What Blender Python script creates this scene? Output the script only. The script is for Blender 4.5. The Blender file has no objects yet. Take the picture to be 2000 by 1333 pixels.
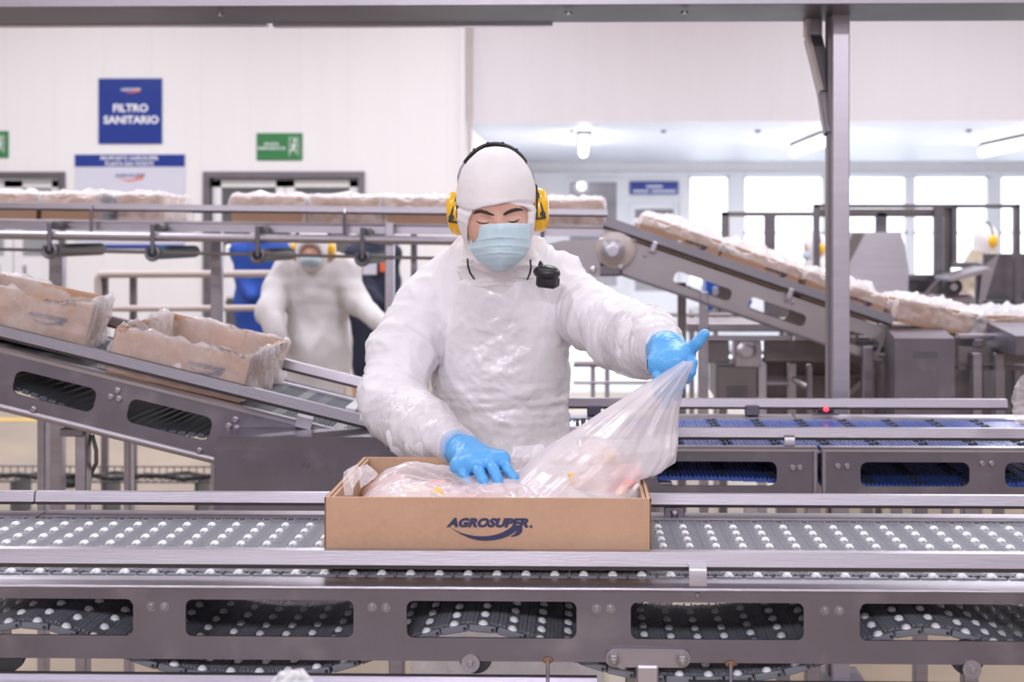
import bpy, bmesh, math, random
import numpy as np
from mathutils import Vector, Matrix, Euler

scene = bpy.context.scene
col = scene.collection
R = math.radians
rnd = random.Random(7)

# ------------------------------------------------------------------ camera
FPX, PX0, PY0 = 2330.0, 1083.0, 453.0       # focal length in pixels of the 2000 px frame, principal point
YAW = R(1.15)
CAM = Vector((0.0, 0.0, 1.5))
cam_data = bpy.data.cameras.new('camera')
cam = bpy.data.objects.new('camera', cam_data)
col.objects.link(cam)
cam.location = CAM
cam.rotation_euler = (R(90), 0, YAW)
cam_data.sensor_width = 36.0
cam_data.lens = 36.0 * FPX / 2000.0
cam_data.shift_x = (1000.0 - PX0) / 2000.0
cam_data.shift_y = -(666.5 - PY0) / 2000.0
cam_data.clip_start = 0.05
cam_data.clip_end = 200
cam_data.dof.use_dof = True
cam_data.dof.focus_distance = 2.5
cam_data.dof.aperture_fstop = 3.6
scene.camera = cam

FWD = Vector((-math.sin(YAW), math.cos(YAW), 0))
RGT = Vector((math.cos(YAW), math.sin(YAW), 0))


def P(px, py, Y):
    """the point of the plane y = Y that stands behind a pixel of the photograph"""
    d = FWD + RGT * ((px - PX0) / FPX) + Vector((0, 0, 1)) * ((PY0 - py) / FPX)
    return CAM + d * (Y / d.y)


def PX(px, Y):
    return P(px, PY0, Y).x


def PZ(py, Y, px=1000):
    return P(px, py, Y).z


# ------------------------------------------------------------------ world, lights, exposure
world = bpy.data.worlds.new('world')
scene.world = world
world.use_nodes = True
bg = world.node_tree.nodes['Background']
bg.inputs[0].default_value = (0.95, 0.95, 1.0, 1)
bg.inputs[1].default_value = 3.5
scene.view_settings.view_transform = 'Standard'
scene.view_settings.look = 'None'
scene.view_settings.gamma = 1.0
scene.view_settings.exposure = 0.13
scene.view_settings.use_curve_mapping = False
scene.cycles.max_bounces = 8
scene.cycles.transparent_max_bounces = 16
scene.cycles.use_denoising = True


def area(name, loc, size, energy, color=(0.965, 0.955, 1.03), rot=(0, 0, 0)):
    l = bpy.data.lights.new(name, 'AREA')
    l.shape = 'RECTANGLE'
    l.size, l.size_y = size
    l.energy = energy
    l.color = color
    o = bpy.data.objects.new(name, l)
    o.location = loc
    o.rotation_euler = rot
    col.objects.link(o)
    return o


LK = 1.0
for i, (x, y, e) in enumerate([(-4.5, -5.2, 225), (-.6, -5.2, 375), (3.6, -5.2, 225), (-3.0, 1.2, 38), (0.5, 1.2, 26), (4.0, 1.2, 38),  # first three are unseen fill lamps added behind the camera
                               (-3.6, 5.2, 115), (0.4, 5.2, 95), (4.4, 5.2, 115),
                               (-5.5, 8.9, 125), (-1.2, 8.9, 112), (3.6, 8.9, 112), (7.5, 8.9, 95)]):
    area('hall_fill_light', (x, y, 4.5), (1.8, 0.9), e * LK)

# ------------------------------------------------------------------ materials
MATS = {}


def pm(name, c, rough=0.5, metal=0.0, var=0.06, vscale=14.0, bump=0.0, bscale=60.0, stretch=(1, 1, 1),
       coat=0.0, spec=0.5, alpha=None, emit=None, estr=0.0, sss=0.0, blotch=None, rvar=0.0, trans=0.0):
    m = bpy.data.materials.new(name)
    m.use_nodes = True
    nt = m.node_tree
    b = nt.nodes['Principled BSDF']
    L = nt.links.new
    tc = nt.nodes.new('ShaderNodeTexCoord')
    mp = nt.nodes.new('ShaderNodeMapping')
    mp.inputs['Scale'].default_value = stretch
    L(tc.outputs['Object'], mp.inputs[0])
    nz = nt.nodes.new('ShaderNodeTexNoise')
    nz.inputs['Scale'].default_value = vscale
    nz.inputs['Detail'].default_value = 5
    L(mp.outputs[0], nz.inputs['Vector'])
    rp = nt.nodes.new('ShaderNodeMapRange')
    rp.inputs[1].default_value = 0.25
    rp.inputs[2].default_value = 0.75
    rp.inputs[3].default_value = 1.0 - var
    rp.inputs[4].default_value = 1.0 + var
    L(nz.outputs[0], rp.inputs[0])
    mx = nt.nodes.new('ShaderNodeMix')
    mx.data_type = 'RGBA'
    mx.blend_type = 'MULTIPLY'
    mx.inputs[0].default_value = 1.0
    mx.inputs[6].default_value = (c[0], c[1], c[2], 1)
    L(rp.outputs[0], mx.inputs[7])
    out = mx.outputs[2]
    if blotch:
        bc, bs, lo, hi = blotch
        n2 = nt.nodes.new('ShaderNodeTexNoise')
        n2.inputs['Scale'].default_value = bs
        n2.inputs['Detail'].default_value = 3
        L(tc.outputs['Object'], n2.inputs['Vector'])
        r2 = nt.nodes.new('ShaderNodeMapRange')
        r2.inputs[1].default_value = lo
        r2.inputs[2].default_value = hi
        L(n2.outputs[0], r2.inputs[0])
        m2 = nt.nodes.new('ShaderNodeMix')
        m2.data_type = 'RGBA'
        L(r2.outputs[0], m2.inputs[0])
        L(out, m2.inputs[6])
        m2.inputs[7].default_value = (bc[0], bc[1], bc[2], 1)
        out = m2.outputs[2]
    L(out, b.inputs['Base Color'])
    b.inputs['Roughness'].default_value = rough
    if rvar:
        r3 = nt.nodes.new('ShaderNodeMapRange')
        r3.inputs[3].default_value = rough - rvar
        r3.inputs[4].default_value = rough + rvar
        L(nz.outputs[0], r3.inputs[0])
        L(r3.outputs[0], b.inputs['Roughness'])
    b.inputs['Metallic'].default_value = metal
    b.inputs['Coat Weight'].default_value = coat
    b.inputs['Coat Roughness'].default_value = 0.15
    b.inputs['Specular IOR Level'].default_value = spec
    if sss:
        b.inputs['Subsurface Weight'].default_value = sss
        b.inputs['Subsurface Radius'].default_value = (0.02, 0.008, 0.005)
    if emit:
        b.inputs['Emission Color'].default_value = (*emit, 1)
        b.inputs['Emission Strength'].default_value = estr
    if trans:
        b.inputs['Transmission Weight'].default_value = trans
    if alpha is not None:
        b.inputs['Alpha'].default_value = alpha
    if bump:
        n3 = nt.nodes.new('ShaderNodeTexNoise')
        n3.inputs['Scale'].default_value = bscale
        n3.inputs['Detail'].default_value = 4
        L(mp.outputs[0], n3.inputs['Vector'])
        bp = nt.nodes.new('ShaderNodeBump')
        bp.inputs['Strength'].default_value = bump
        bp.inputs['Distance'].default_value = 0.004
        L(n3.outputs[0], bp.inputs['Height'])
        L(bp.outputs[0], b.inputs['Normal'])
    MATS[name] = m
    return m


def film(name, c, opac, rough=0.18, bump=0.5, bscale=25, pink=None, edge=0.35, dist=.006, tl_=.45):
    """thin clear plastic sheet: part of the light goes straight through"""
    m = bpy.data.materials.new(name)
    m.use_nodes = True
    nt = m.node_tree
    L = nt.links.new
    b = nt.nodes['Principled BSDF']
    o = nt.nodes['Material Output']
    b.inputs['Base Color'].default_value = (*c, 1)
    b.inputs['Roughness'].default_value = rough
    b.inputs['Specular IOR Level'].default_value = 0.8
    tr = nt.nodes.new('ShaderNodeBsdfTransparent')
    tl = nt.nodes.new('ShaderNodeBsdfTranslucent')
    tl.inputs[0].default_value = (*c, 1)
    ad = nt.nodes.new('ShaderNodeMixShader')
    ad.inputs[0].default_value = tl_
    L(b.outputs[0], ad.inputs[1])
    L(tl.outputs[0], ad.inputs[2])
    mx = nt.nodes.new('ShaderNodeMixShader')
    lw = nt.nodes.new('ShaderNodeLayerWeight')
    lw.inputs[0].default_value = 0.35
    tc = nt.nodes.new('ShaderNodeTexCoord')
    nz = nt.nodes.new('ShaderNodeTexNoise')
    nz.inputs['Scale'].default_value = 9
    nz.inputs['Detail'].default_value = 5
    L(tc.outputs['Object'], nz.inputs['Vector'])
    r = nt.nodes.new('ShaderNodeMapRange')
    r.inputs[1].default_value = 0.3
    r.inputs[2].default_value = 0.7
    r.inputs[3].default_value = opac - 0.12
    r.inputs[4].default_value = opac + 0.12
    L(nz.outputs[0], r.inputs[0])
    ma = nt.nodes.new('ShaderNodeMath')
    ma.operation = 'MULTIPLY_ADD'
    L(lw.outputs['Facing'], ma.inputs[0])
    ma.inputs[1].default_value = edge
    L(r.outputs[0], ma.inputs[2])
    ma.use_clamp = True
    L(ma.outputs[0], mx.inputs[0])
    L(tr.outputs[0], mx.inputs[1])
    L(ad.outputs[0], mx.inputs[2])
    L(mx.outputs[0], o.inputs[0])
    n3 = nt.nodes.new('ShaderNodeTexNoise')
    n3.inputs['Scale'].default_value = bscale
    n3.inputs['Detail'].default_value = 6
    n3.inputs['Distortion'].default_value = 1.2
    L(tc.outputs['Object'], n3.inputs['Vector'])
    bp = nt.nodes.new('ShaderNodeBump')
    bp.inputs['Strength'].default_value = bump
    bp.inputs['Distance'].default_value = dist
    L(n3.outputs[0], bp.inputs['Height'])
    for n in (b, tl):
        L(bp.outputs[0], n.inputs['Normal'])
    MATS[name] = m
    return m


M_STEEL = pm('brushed_steel', (0.36, 0.335, 0.375), 0.36, 0.9, 0.12, 5, 0.12, 90, (0.25, 6, 6), rvar=0.10)
M_STEELD = pm('dull_steel', (0.195, 0.180, 0.205), 0.42, 0.85, 0.12, 6, 0.10, 70, (1, 3, 3), rvar=0.10)
M_STEELM = pm('matte_steel_plate', (0.205, 0.188, 0.225), 0.38, 0.88, 0.10, 7, 0.08, 120, rvar=0.08, blotch=((0.29, 0.27, 0.30), 9, 0.55, 0.8))
M_STEELL = pm('bright_steel', (0.50, 0.475, 0.53), 0.32, 0.9, 0.06, 8, 0.06, 80, (0.3, 5, 5), rvar=0.06)
M_STEELW = pm('warm_grey_steel', (0.215, 0.195, 0.20), 0.5, 0.7, 0.10, 5, rvar=0.08)
M_STEELF = pm('far_warm_steel', (0.40, 0.365, 0.385), 0.45, 0.75, 0.08, 4, rvar=0.05)
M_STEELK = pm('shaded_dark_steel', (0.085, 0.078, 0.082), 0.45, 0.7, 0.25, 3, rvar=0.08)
M_BOLT = pm('bolt_steel', (0.34, 0.32, 0.34), 0.42, 0.9, 0.15, 60)
M_RUST = pm('weld_rust', (0.25, 0.12, 0.05), 0.7, 0.4, 0.3, 200)
M_BELT = pm('grey_belt_plastic', (0.150, 0.158, 0.185), 0.42, 0, 0.08, 30, spec=0.5)
M_BELTL = pm('light_grey_belt_plastic', (0.200, 0.205, 0.238), 0.45, 0, 0.06, 30)
M_BELTD = pm('dark_belt_plastic', (0.030, 0.033, 0.042), 0.5, 0, 0.1, 30)
M_ROLL = pm('white_roller_plastic', (0.80, 0.80, 0.84), 0.3, 0, 0.02, 30, spec=0.5)
M_BLUE = pm('blue_belt_plastic', (0.030, 0.080, 0.34), 0.28, 0, 0.10, 30, coat=0.3)
M_BLUEL = pm('light_blue_belt_rib', (0.075, 0.14, 0.46), 0.25, 0, 0.10, 30, coat=0.3)
M_BLACK = pm('black_plastic', (0.018, 0.018, 0.022), 0.35, 0, 0.1, 60, 0.1, 200)
M_RUBBER = pm('dark_rubber', (0.03, 0.03, 0.033), 0.6)
M_SLATD = pm('dark_slate_belt', (0.105, 0.118, 0.14), 0.45, 0, 0.12, 25)
M_SLATL = pm('pale_belt_slat', (0.33, 0.335, 0.37), 0.4, 0, 0.08, 25)
M_SLATW = pm('white_belt_slat', (0.80, 0.78, 0.80), 0.4, 0, 0.04, 25)
M_CARD = pm('kraft_cardboard', (0.500, 0.315, 0.215), 0.85, 0, 0.05, 90, 0.15, 300, spec=0.2, blotch=((0.55, 0.36, 0.25), 6, 0.45, 0.8))
M_CARDI = pm('inner_cardboard', (0.46, 0.30, 0.205), 0.85, 0, 0.05, 90, 0.1, 300, spec=0.2)
M_CARDE = pm('corrugated_edge', (0.24, 0.14, 0.09), 0.9, 0, 0.35, 420, spec=0.1)
M_INK = pm('navy_ink', (0.032, 0.035, 0.095), 0.6, 0, 0.05, 60)
M_WALL = pm('white_wall_panel', (0.80, 0.785, 0.79), 0.42, 0, 0.015, 2, 0.02, 6, (3, 1, 0.3))
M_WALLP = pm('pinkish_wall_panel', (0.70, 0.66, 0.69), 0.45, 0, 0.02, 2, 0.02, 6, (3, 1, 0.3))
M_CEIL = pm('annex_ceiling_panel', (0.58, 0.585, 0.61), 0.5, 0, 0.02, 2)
M_WHITE = pm('white_paint', (0.80, 0.80, 0.82), 0.4, 0, 0.02, 5)
M_JOINT = pm('panel_joint', (0.72, 0.70, 0.71), 0.6, 0, 0.03, 5)
M_PIPE = pm('beige_pipe', (0.52, 0.45, 0.43), 0.5, 0, 0.05, 5)
M_FLOOR = pm('beige_epoxy_floor', (0.33, 0.26, 0.19), 0.32, 0, 0.14, 2.0, 0.06, 8, blotch=((0.26, 0.21, 0.165), 1.2, 0.45, 0.7), rvar=0.1)
M_FLOORA = pm('pale_annex_floor', (0.50, 0.53, 0.57), 0.3, 0, 0.06, 3)
M_FLOORY = pm('yellow_floor_paint', (0.75, 0.50, 0.10), 0.4, 0, 0.1, 6)
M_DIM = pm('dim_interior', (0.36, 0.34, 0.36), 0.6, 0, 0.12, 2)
M_SIGNB = pm('blue_sign', (0.012, 0.040, 0.27), 0.25, 0, 0.05, 4, coat=0.3)
M_SIGNW = pm('white_sign', (0.62, 0.62, 0.72), 0.35, 0, 0.02, 4)
M_SIGNG = pm('green_sign', (0.035, 0.20, 0.065), 0.3, 0, 0.05, 4)
M_SIGNT = pm('sign_white_print', (0.85, 0.85, 0.88), 0.5)
M_SIGNTB = pm('sign_navy_print', (0.04, 0.06, 0.28), 0.5)
M_SIGNO = pm('sign_orange_print', (0.75, 0.14, 0.05), 0.5)
M_FILM = film('clear_plastic_film', (0.88, 0.85, 0.89), 0.36, 0.08, 1.0, 18, edge=.6, dist=.012)
M_FILMT = film('milky_plastic_film', (0.92, 0.90, 0.93), 0.62, 0.10, 1.0, 18, edge=.4, dist=.012)
M_FILMB = film('bag_plastic_film', (0.92, 0.87, 0.91), 0.56, 0.21, 0.35, 12, edge=0.4, dist=.006, tl_=.25)
M_FILMH = film('heaped_plastic_film', (0.93, 0.86, 0.90), 0.42, 0.12, 0.5, 22, edge=0.4, tl_=.15)
M_APRON = film('apron_plastic', (0.97, 0.95, 0.99), 0.76, 0.15, .45, 20, edge=0.3, dist=.008, tl_=.04)
M_SLEEVE = film('sleeve_cover_plastic', (0.90, 0.86, 0.89), 0.45, 0.13, 0.6, 24, edge=0.35, dist=.008, tl_=.08)
M_COAT = pm('white_coat_cloth', (0.80, 0.775, 0.82), 0.75, 0, 0.015, 20, 0.12, 240, spec=0.2)
M_HOOD = pm('white_hood_cotton', (0.80, 0.765, 0.785), 0.85, 0, 0.02, 30, 0.15, 260, spec=0.15)
M_SKIN = pm('skin', (0.60, 0.345, 0.27), 0.5, 0, 0.05, 60, 0.05, 300, sss=0.12)
M_BROW = pm('dark_brow_hair', (0.035, 0.022, 0.018), 0.7, 0, 0.3, 300)
M_MASK = pm('pale_blue_mask', (0.52, 0.66, 0.74), 0.8, 0, 0.02, 100, 0.15, 500, spec=0.15)
M_MASKW = pm('mask_white_edge', (0.74, 0.78, 0.83), 0.8, 0, 0.02, 100)
M_GLOVE = pm('blue_nitrile', (0.105, 0.40, 0.82), 0.36, 0, 0.05, 40, 0.35, 80, sss=0.0)
M_YEL = pm('yellow_plastic', (0.90, 0.50, 0.012), 0.22, 0, 0.02, 40, coat=0.4)
M_NAVY = pm('navy_cloth', (0.016, 0.020, 0.045), 0.8)
M_ROYAL = pm('royal_blue_cloth', (0.012, 0.060, 0.33), 0.8)
M_KHAKI = pm('khaki_cloth', (0.46, 0.39, 0.30), 0.8)
M_GREYC = pm('grey_white_coat', (0.62, 0.59, 0.60), 0.8, 0, 0.03, 8, 0.3, 20)
M_CHICK = pm('raw_chicken', (0.78, 0.42, 0.40), 0.35, 0, 0.10, 18, 0.1, 60, sss=0.1, blotch=((0.86, 0.66, 0.60), 16, 0.5, 0.62))
M_CHICKP = pm('pale_chicken_skin', (0.84, 0.63, 0.56), 0.35, 0, 0.06, 18, 0.15, 90, sss=0.1)
M_FAT = pm('yellow_chicken_fat', (0.85, 0.52, 0.14), 0.35, 0, 0.08, 30)
M_BONE = pm('white_cartilage', (0.85, 0.78, 0.78), 0.35, 0, 0.03, 30)
M_RED = pm('red_led', (0.9, 0.02, 0.03), 0.3, emit=(1, 0.02, 0.04), estr=6)
M_TUBE = pm('lamp_tube', (1, 1, 1), 0.3, emit=(1, 0.99, 0.95), estr=13)
def clear_glass(name):
    m = bpy.data.materials.new(name)
    m.use_nodes = True
    nt = m.node_tree
    g = nt.nodes.new('ShaderNodeBsdfGlossy'); g.inputs['Roughness'].default_value = 0.05
    tr = nt.nodes.new('ShaderNodeBsdfTransparent'); tr.inputs[0].default_value = (.93, .95, .97, 1)
    mx = nt.nodes.new('ShaderNodeMixShader'); mx.inputs[0].default_value = .07
    nt.links.new(tr.outputs[0], mx.inputs[1]); nt.links.new(g.outputs[0], mx.inputs[2])
    nt.links.new(mx.outputs[0], nt.nodes['Material Output'].inputs[0])
    return m


M_GLASS = clear_glass('window_glass')
M_BLUEBIN = pm('bright_blue_plastic', (0.012, 0.08, 0.42), 0.4)
M_CABLE = pm('grey_cable', (0.10, 0.10, 0.11), 0.5)
M_TEALR = pm('teal_roller', (0.05, 0.12, 0.16), 0.5)


# ------------------------------------------------------------------ object helpers
def tagit(o, label=None, cat=None, group=None, kind=None):
    if label: o['label'] = label
    if cat: o['category'] = cat
    if group: o['group'] = group
    if kind: o['kind'] = kind
    return o


def thing(name, label, cat, loc=(0, 0, 0), rot=(0, 0, 0), group=None):
    o = bpy.data.objects.new(name, None)
    o.empty_display_size = 0.05
    col.objects.link(o)
    o.location = loc
    o.rotation_euler = rot
    return tagit(o, label, cat, group)


def root_of(o):
    while o.parent: o = o.parent
    return o


def put(name, me, mat, parent=None, world=True, smooth=True, ang=35):
    """link a mesh as one object; world=True: its points are world points, brought into the root's space"""
    if mat is not None and not me.materials:
        for m in (mat if isinstance(mat, (list, tuple)) else [mat]):
            me.materials.append(m)
    if smooth:
        me.shade_smooth()
        me.set_sharp_from_angle(angle=R(ang))
    if parent is not None and world:
        r = root_of(parent)
        Mx = Matrix.LocRotScale(r.location, r.rotation_euler, None)
        me.transform(Mx.inverted())
    o = bpy.data.objects.new(name, me)
    col.objects.link(o)
    if parent is not None: o.parent = parent
    return o


def copy_tree(o, parent=None):
    c = o.copy()
    col.objects.link(c)
    if parent is not None: c.parent = parent
    for ch in o.children: copy_tree(ch, c)
    return c


def mesh_np(name, V, F):
    me = bpy.data.meshes.new(name)
    V = np.ascontiguousarray(V, dtype=np.float32)
    F = np.ascontiguousarray(F, dtype=np.int32)
    n, k = F.shape
    me.vertices.add(len(V))
    me.vertices.foreach_set('co', V.ravel())
    me.loops.add(n * k)
    me.loops.foreach_set('vertex_index', F.ravel())
    me.polygons.add(n)
    me.polygons.foreach_set('loop_start', np.arange(0, n * k, k, dtype=np.int32))
    me.update(calc_edges=True)
    me.validate()
    return me


_bevcache = {}


def bevbox(s, bev):
    key = (round(s[0], 4), round(s[1], 4), round(s[2], 4), round(bev, 5))
    if key in _bevcache: return _bevcache[key]
    bm = bmesh.new()
    bmesh.ops.create_cube(bm, size=1.0)
    for v in bm.verts: v.co = Vector((v.co.x * s[0], v.co.y * s[1], v.co.z * s[2]))
    bmesh.ops.bevel(bm, geom=list(bm.edges), offset=min(bev, min(s) * 0.45), segments=1, profile=0.6, affect='EDGES')
    bm.verts.index_update()
    r = ([v.co.copy() for v in bm.verts], [[v.index for v in f.verts] for f in bm.faces])
    bm.free()
    _bevcache[key] = r
    return r


class MB:
    def __init__(s):
        s.v, s.f, s.m = [], [], []
        s.mi = 0

    def add(s, vs, fs):
        n = len(s.v)
        s.v += [tuple(x) for x in vs]
        for f in fs:
            s.f.append([i + n for i in f])
            s.m.append(s.mi)

    def box(s, c, size, rot=None, bev=0.0):
        if bev:
            vs, fs = bevbox(size, bev)
        else:
            x, y, z = size[0] / 2, size[1] / 2, size[2] / 2
            vs = [Vector((a * x, b * y, d * z)) for a in (-1, 1) for b in (-1, 1) for d in (-1, 1)]
            fs = [(0, 1, 3, 2), (4, 6, 7, 5), (0, 4, 5, 1), (2, 3, 7, 6), (0, 2, 6, 4), (1, 5, 7, 3)]
        Mr = rot if rot is not None else Matrix.Identity(3)
        if isinstance(Mr, (tuple, list)): Mr = Euler(Mr).to_matrix()
        c = Vector(c)
        s.add([Mr @ Vector(v) + c for v in vs], fs)
        return s

    def span(s, a, b, bev=0.0):
        """box between two corners"""
        a, b = Vector(a), Vector(b)
        d = b - a
        return s.box((a + b) / 2, (abs(d.x), abs(d.y), abs(d.z)), None, bev)

    def bar(s, p0, p1, w, h, bev=0.002, up=(0, 0, 1)):
        """bar along p0-p1, w across, h in the up direction"""
        p0, p1 = Vector(p0), Vector(p1)
        d = p1 - p0
        x = d.normalized()
        u = Vector(up)
        if abs(x.dot(u)) > 0.98: u = Vector((0, 1, 0))
        y = u.cross(x).normalized()
        z = x.cross(y)
        Mr = Matrix((x, y, z)).transposed()
        return s.box((p0 + p1) / 2, (d.length, w, h), Mr, bev)

    def tube(s, pts, r, n=10, caps=True):
        pts = [Vector(p) for p in pts]
        rs = r if isinstance(r, (list, tuple)) else [r] * len(pts)
        base = len(s.v)
        prev = None
        for i, p in enumerate(pts):
            t = (pts[min(i + 1, len(pts) - 1)] - pts[max(i - 1, 0)]).normalized()
            if prev is None:
                u = Vector((0, 0, 1)) if abs(t.z) < 0.9 else Vector((0, 1, 0))
            else:
                u = prev
            a = t.cross(u).normalized()
            b = a.cross(t).normalized()
            prev = b
            for k in range(n):
                th = 2 * math.pi * k / n
                s.v.append(tuple(p + a * math.cos(th) * rs[i] + b * math.sin(th) * rs[i]))
        for i in range(len(pts) - 1):
            for k in range(n):
                k2 = (k + 1) % n
                s.f.append([base + i * n + k, base + i * n + k2, base + (i + 1) * n + k2, base + (i + 1) * n + k])
                s.m.append(s.mi)
        if caps:
            s.f.append([base + k for k in range(n)][::-1]); s.m.append(s.mi)
            e = base + (len(pts) - 1) * n
            s.f.append([e + k for k in range(n)]); s.m.append(s.mi)
        return s

    def lathe(s, prof, c, axis=(0, 0, 1), n=24, sc=(1, 1)):
        """prof: (radius, height along the axis)"""
        ax = Vector(axis).normalized()
        u = Vector((0, 0, 1)) if abs(ax.z) < 0.9 else Vector((0, 1, 0))
        a = u.cross(ax).normalized()
        b = ax.cross(a).normalized()
        c = Vector(c)
        base = len(s.v)
        for (r, h) in prof:
            for k in range(n):
                th = 2 * math.pi * k / n
                s.v.append(tuple(c + ax * h + a * (math.cos(th) * r * sc[0]) + b * (math.sin(th) * r * sc[1])))
        for i in range(len(prof) - 1):
            for k in range(n):
                k2 = (k + 1) % n
                s.f.append([base + i * n + k, base + i * n + k2, base + (i + 1) * n + k2, base + (i + 1) * n + k])
                s.m.append(s.mi)
        s.f.append([base + k for k in range(n)][::-1]); s.m.append(s.mi)
        e = base + (len(prof) - 1) * n
        s.f.append([e + k for k in range(n)]); s.m.append(s.mi)
        return s

    def cyl(s, p0, p1, r, n=20, bev=0.0):
        p0, p1 = Vector(p0), Vector(p1)
        L_ = (p1 - p0).length
        if bev:
            return s.lathe([(r - bev, 0), (r, bev), (r, L_ - bev), (r - bev, L_)], p0, p1 - p0, n)
        return s.lathe([(r, 0), (r, L_)], p0, p1 - p0, n)

    def ball(s, c, r, nu=16, nv=10, rot=None):
        r = (r, r, r) if isinstance(r, (int, float)) else r
        Mr = rot if rot is not None else Matrix.Identity(3)
        c = Vector(c)
        base = len(s.v)
        s.v.append(tuple(c + Mr @ Vector((0, 0, r[2]))))
        for j in range(1, nv):
            ph = math.pi * j / nv
            for i in range(nu):
                th = 2 * math.pi * i / nu
                s.v.append(tuple(c + Mr @ Vector((r[0] * math.sin(ph) * math.cos(th), r[1] * math.sin(ph) * math.sin(th), r[2] * math.cos(ph)))))
        s.v.append(tuple(c + Mr @ Vector((0, 0, -r[2]))))
        last = len(s.v) - 1
        for i in range(nu):
            s.f.append([base, base + 1 + i, base + 1 + (i + 1) % nu]); s.m.append(s.mi)
            s.f.append([last, last - nu + (i + 1) % nu, last - nu + i]); s.m.append(s.mi)
        for j in range(nv - 2):
            for i in range(nu):
                a = base + 1 + j * nu
                s.f.append([a + i, a + nu + i, a + nu + (i + 1) % nu, a + (i + 1) % nu]); s.m.append(s.mi)
        return s

    def prism(s, poly, x0, x1):
        """profile (y, z) run along x"""
        n = len(poly)
        vs = [(x0, p[0], p[1]) for p in poly] + [(x1, p[0], p[1]) for p in poly]
        fs = [[i, (i + 1) % n, n + (i + 1) % n, n + i] for i in range(n)] + [list(range(n))[::-1], [n + i for i in range(n)]]
        s.add(vs, fs)
        return s

    def build(s, name, mat, parent=None, world=True, smooth=True, ang=35):
        me = bpy.data.meshes.new(name)
        me.from_pydata(s.v, [], s.f)
        for m in (mat if isinstance(mat, (list, tuple)) else [mat]): me.materials.append(m)
        if any(s.m): me.polygons.foreach_set('material_index', s.m)
        bm = bmesh.new()
        bm.from_mesh(me)
        bmesh.ops.recalc_face_normals(bm, faces=bm.faces)
        bm.to_mesh(me)
        bm.free()
        return put(name, me, None, parent, world, smooth, ang)


def rrect(x0, y0, x1, y1, r, n=5):
    pts = []
    for cx, cy, a0 in ((x1 - r, y1 - r, 0), (x0 + r, y1 - r, 90), (x0 + r, y0 + r, 180), (x1 - r, y0 + r, 270)):
        for k in range(n + 1):
            a = R(a0 + 90 * k / n)
            pts.append((cx + r * math.cos(a), cy + r * math.sin(a)))
    return pts


def plate2d(loops, thick, bev=0.0):
    """flat plate in xy with holes, thickness along z"""
    cu = bpy.data.curves.new('plate', 'CURVE')
    cu.dimensions = '2D'
    cu.fill_mode = 'BOTH'
    cu.extrude = thick / 2
    cu.bevel_depth = bev
    for lp in loops:
        sp = cu.splines.new('POLY')
        sp.points.add(len(lp) - 1)
        for i, p in enumerate(lp): sp.points[i].co = (p[0], p[1], 0, 1)
        sp.use_cyclic_u = True
    o = bpy.data.objects.new('plate', cu)
    me = bpy.data.meshes.new_from_object(o)
    bpy.data.objects.remove(o)
    return me


XZ = Matrix(((1, 0, 0, 0), (0, 0, -1, 0), (0, 1, 0, 0), (0, 0, 0, 1)))   # local xy -> xz, facing -y


def xz_plate(name, loops, y, thick, mat, parent=None, world=True):
    me = plate2d(loops, thick)
    me.transform(XZ)
    me.transform(Matrix.Translation((0, y, 0)))
    return put(name, me, mat, parent, world)


def text_me(body, width=None, height=None, bold=0.0, shear=0.0, thick=0.0005, space=1.0):
    cu = bpy.data.curves.new('text', 'FONT')
    cu.body = body
    cu.size = 1.0
    cu.offset = bold
    cu.shear = shear
    cu.space_character = space
    cu.resolution_u = 3
    cu.align_x = 'LEFT'
    o = bpy.data.objects.new('text', cu)
    me = bpy.data.meshes.new_from_object(o)
    bpy.data.objects.remove(o)
    co = np.empty(len(me.vertices) * 3, dtype=np.float32)
    me.vertices.foreach_get('co', co)
    co = co.reshape(-1, 3)
    mn, mx = co.min(0), co.max(0)
    w, h = mx[0] - mn[0], mx[1] - mn[1]
    sx = width / w if width else height / h
    sy = height / h if height else sx
    co[:, 0] = (co[:, 0] - (mn[0] + mx[0]) / 2) * sx
    co[:, 1] = (co[:, 1] - (mn[1] + mx[1]) / 2) * sy
    me.vertices.foreach_set('co', co.ravel())
    me.update()
    return me


def put_text(name, body, c, width, height, mat, parent, world=True, **kw):
    """flat lettering standing in the xz plane, facing -y, centred on c"""
    me = text_me(body, width, height, **kw)
    me.transform(XZ)
    me.transform(Matrix.Translation(c))
    return put(name, me, mat, parent, world, smooth=False)


def flat_shape(name, loops, c, sc, mat, parent, world=True, thick=0.0006):
    me = plate2d([[(p[0] * sc, p[1] * sc) for p in lp] for lp in loops], thick)
    me.transform(XZ)
    me.transform(Matrix.Translation(c))
    return put(name, me, mat, parent, world, smooth=False)


def swoosh_loops():
    """the curved emblem under the lettering, unit = width of the lettering; origin at lettering centre"""
    # traced from the printed mark, x to the right, y up
    up = [(-0.445, -0.058), (-0.40, -0.085), (-0.33, -0.118), (-0.25, -0.143), (-0.16, -0.160), (-0.07, -0.165), (0.02, -0.160), (0.10, -0.145),
          (0.18, -0.117), (0.25, -0.078), (0.295, -0.045), (0.30, -0.028), (0.405, -0.028), (0.425, -0.06), (0.425, -0.10), (0.40, -0.135), (0.36, -0.158), (0.31, -0.168), (0.275, -0.163),
          (0.32, -0.142), (0.345, -0.115), (0.358, -0.092), (0.31, -0.128), (0.25, -0.162), (0.17, -0.192), (0.08, -0.210), (-0.02, -0.218), (-0.12, -0.210), (-0.22, -0.185), (-0.31, -0.145), (-0.39, -0.098)]
    return [up]


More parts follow.
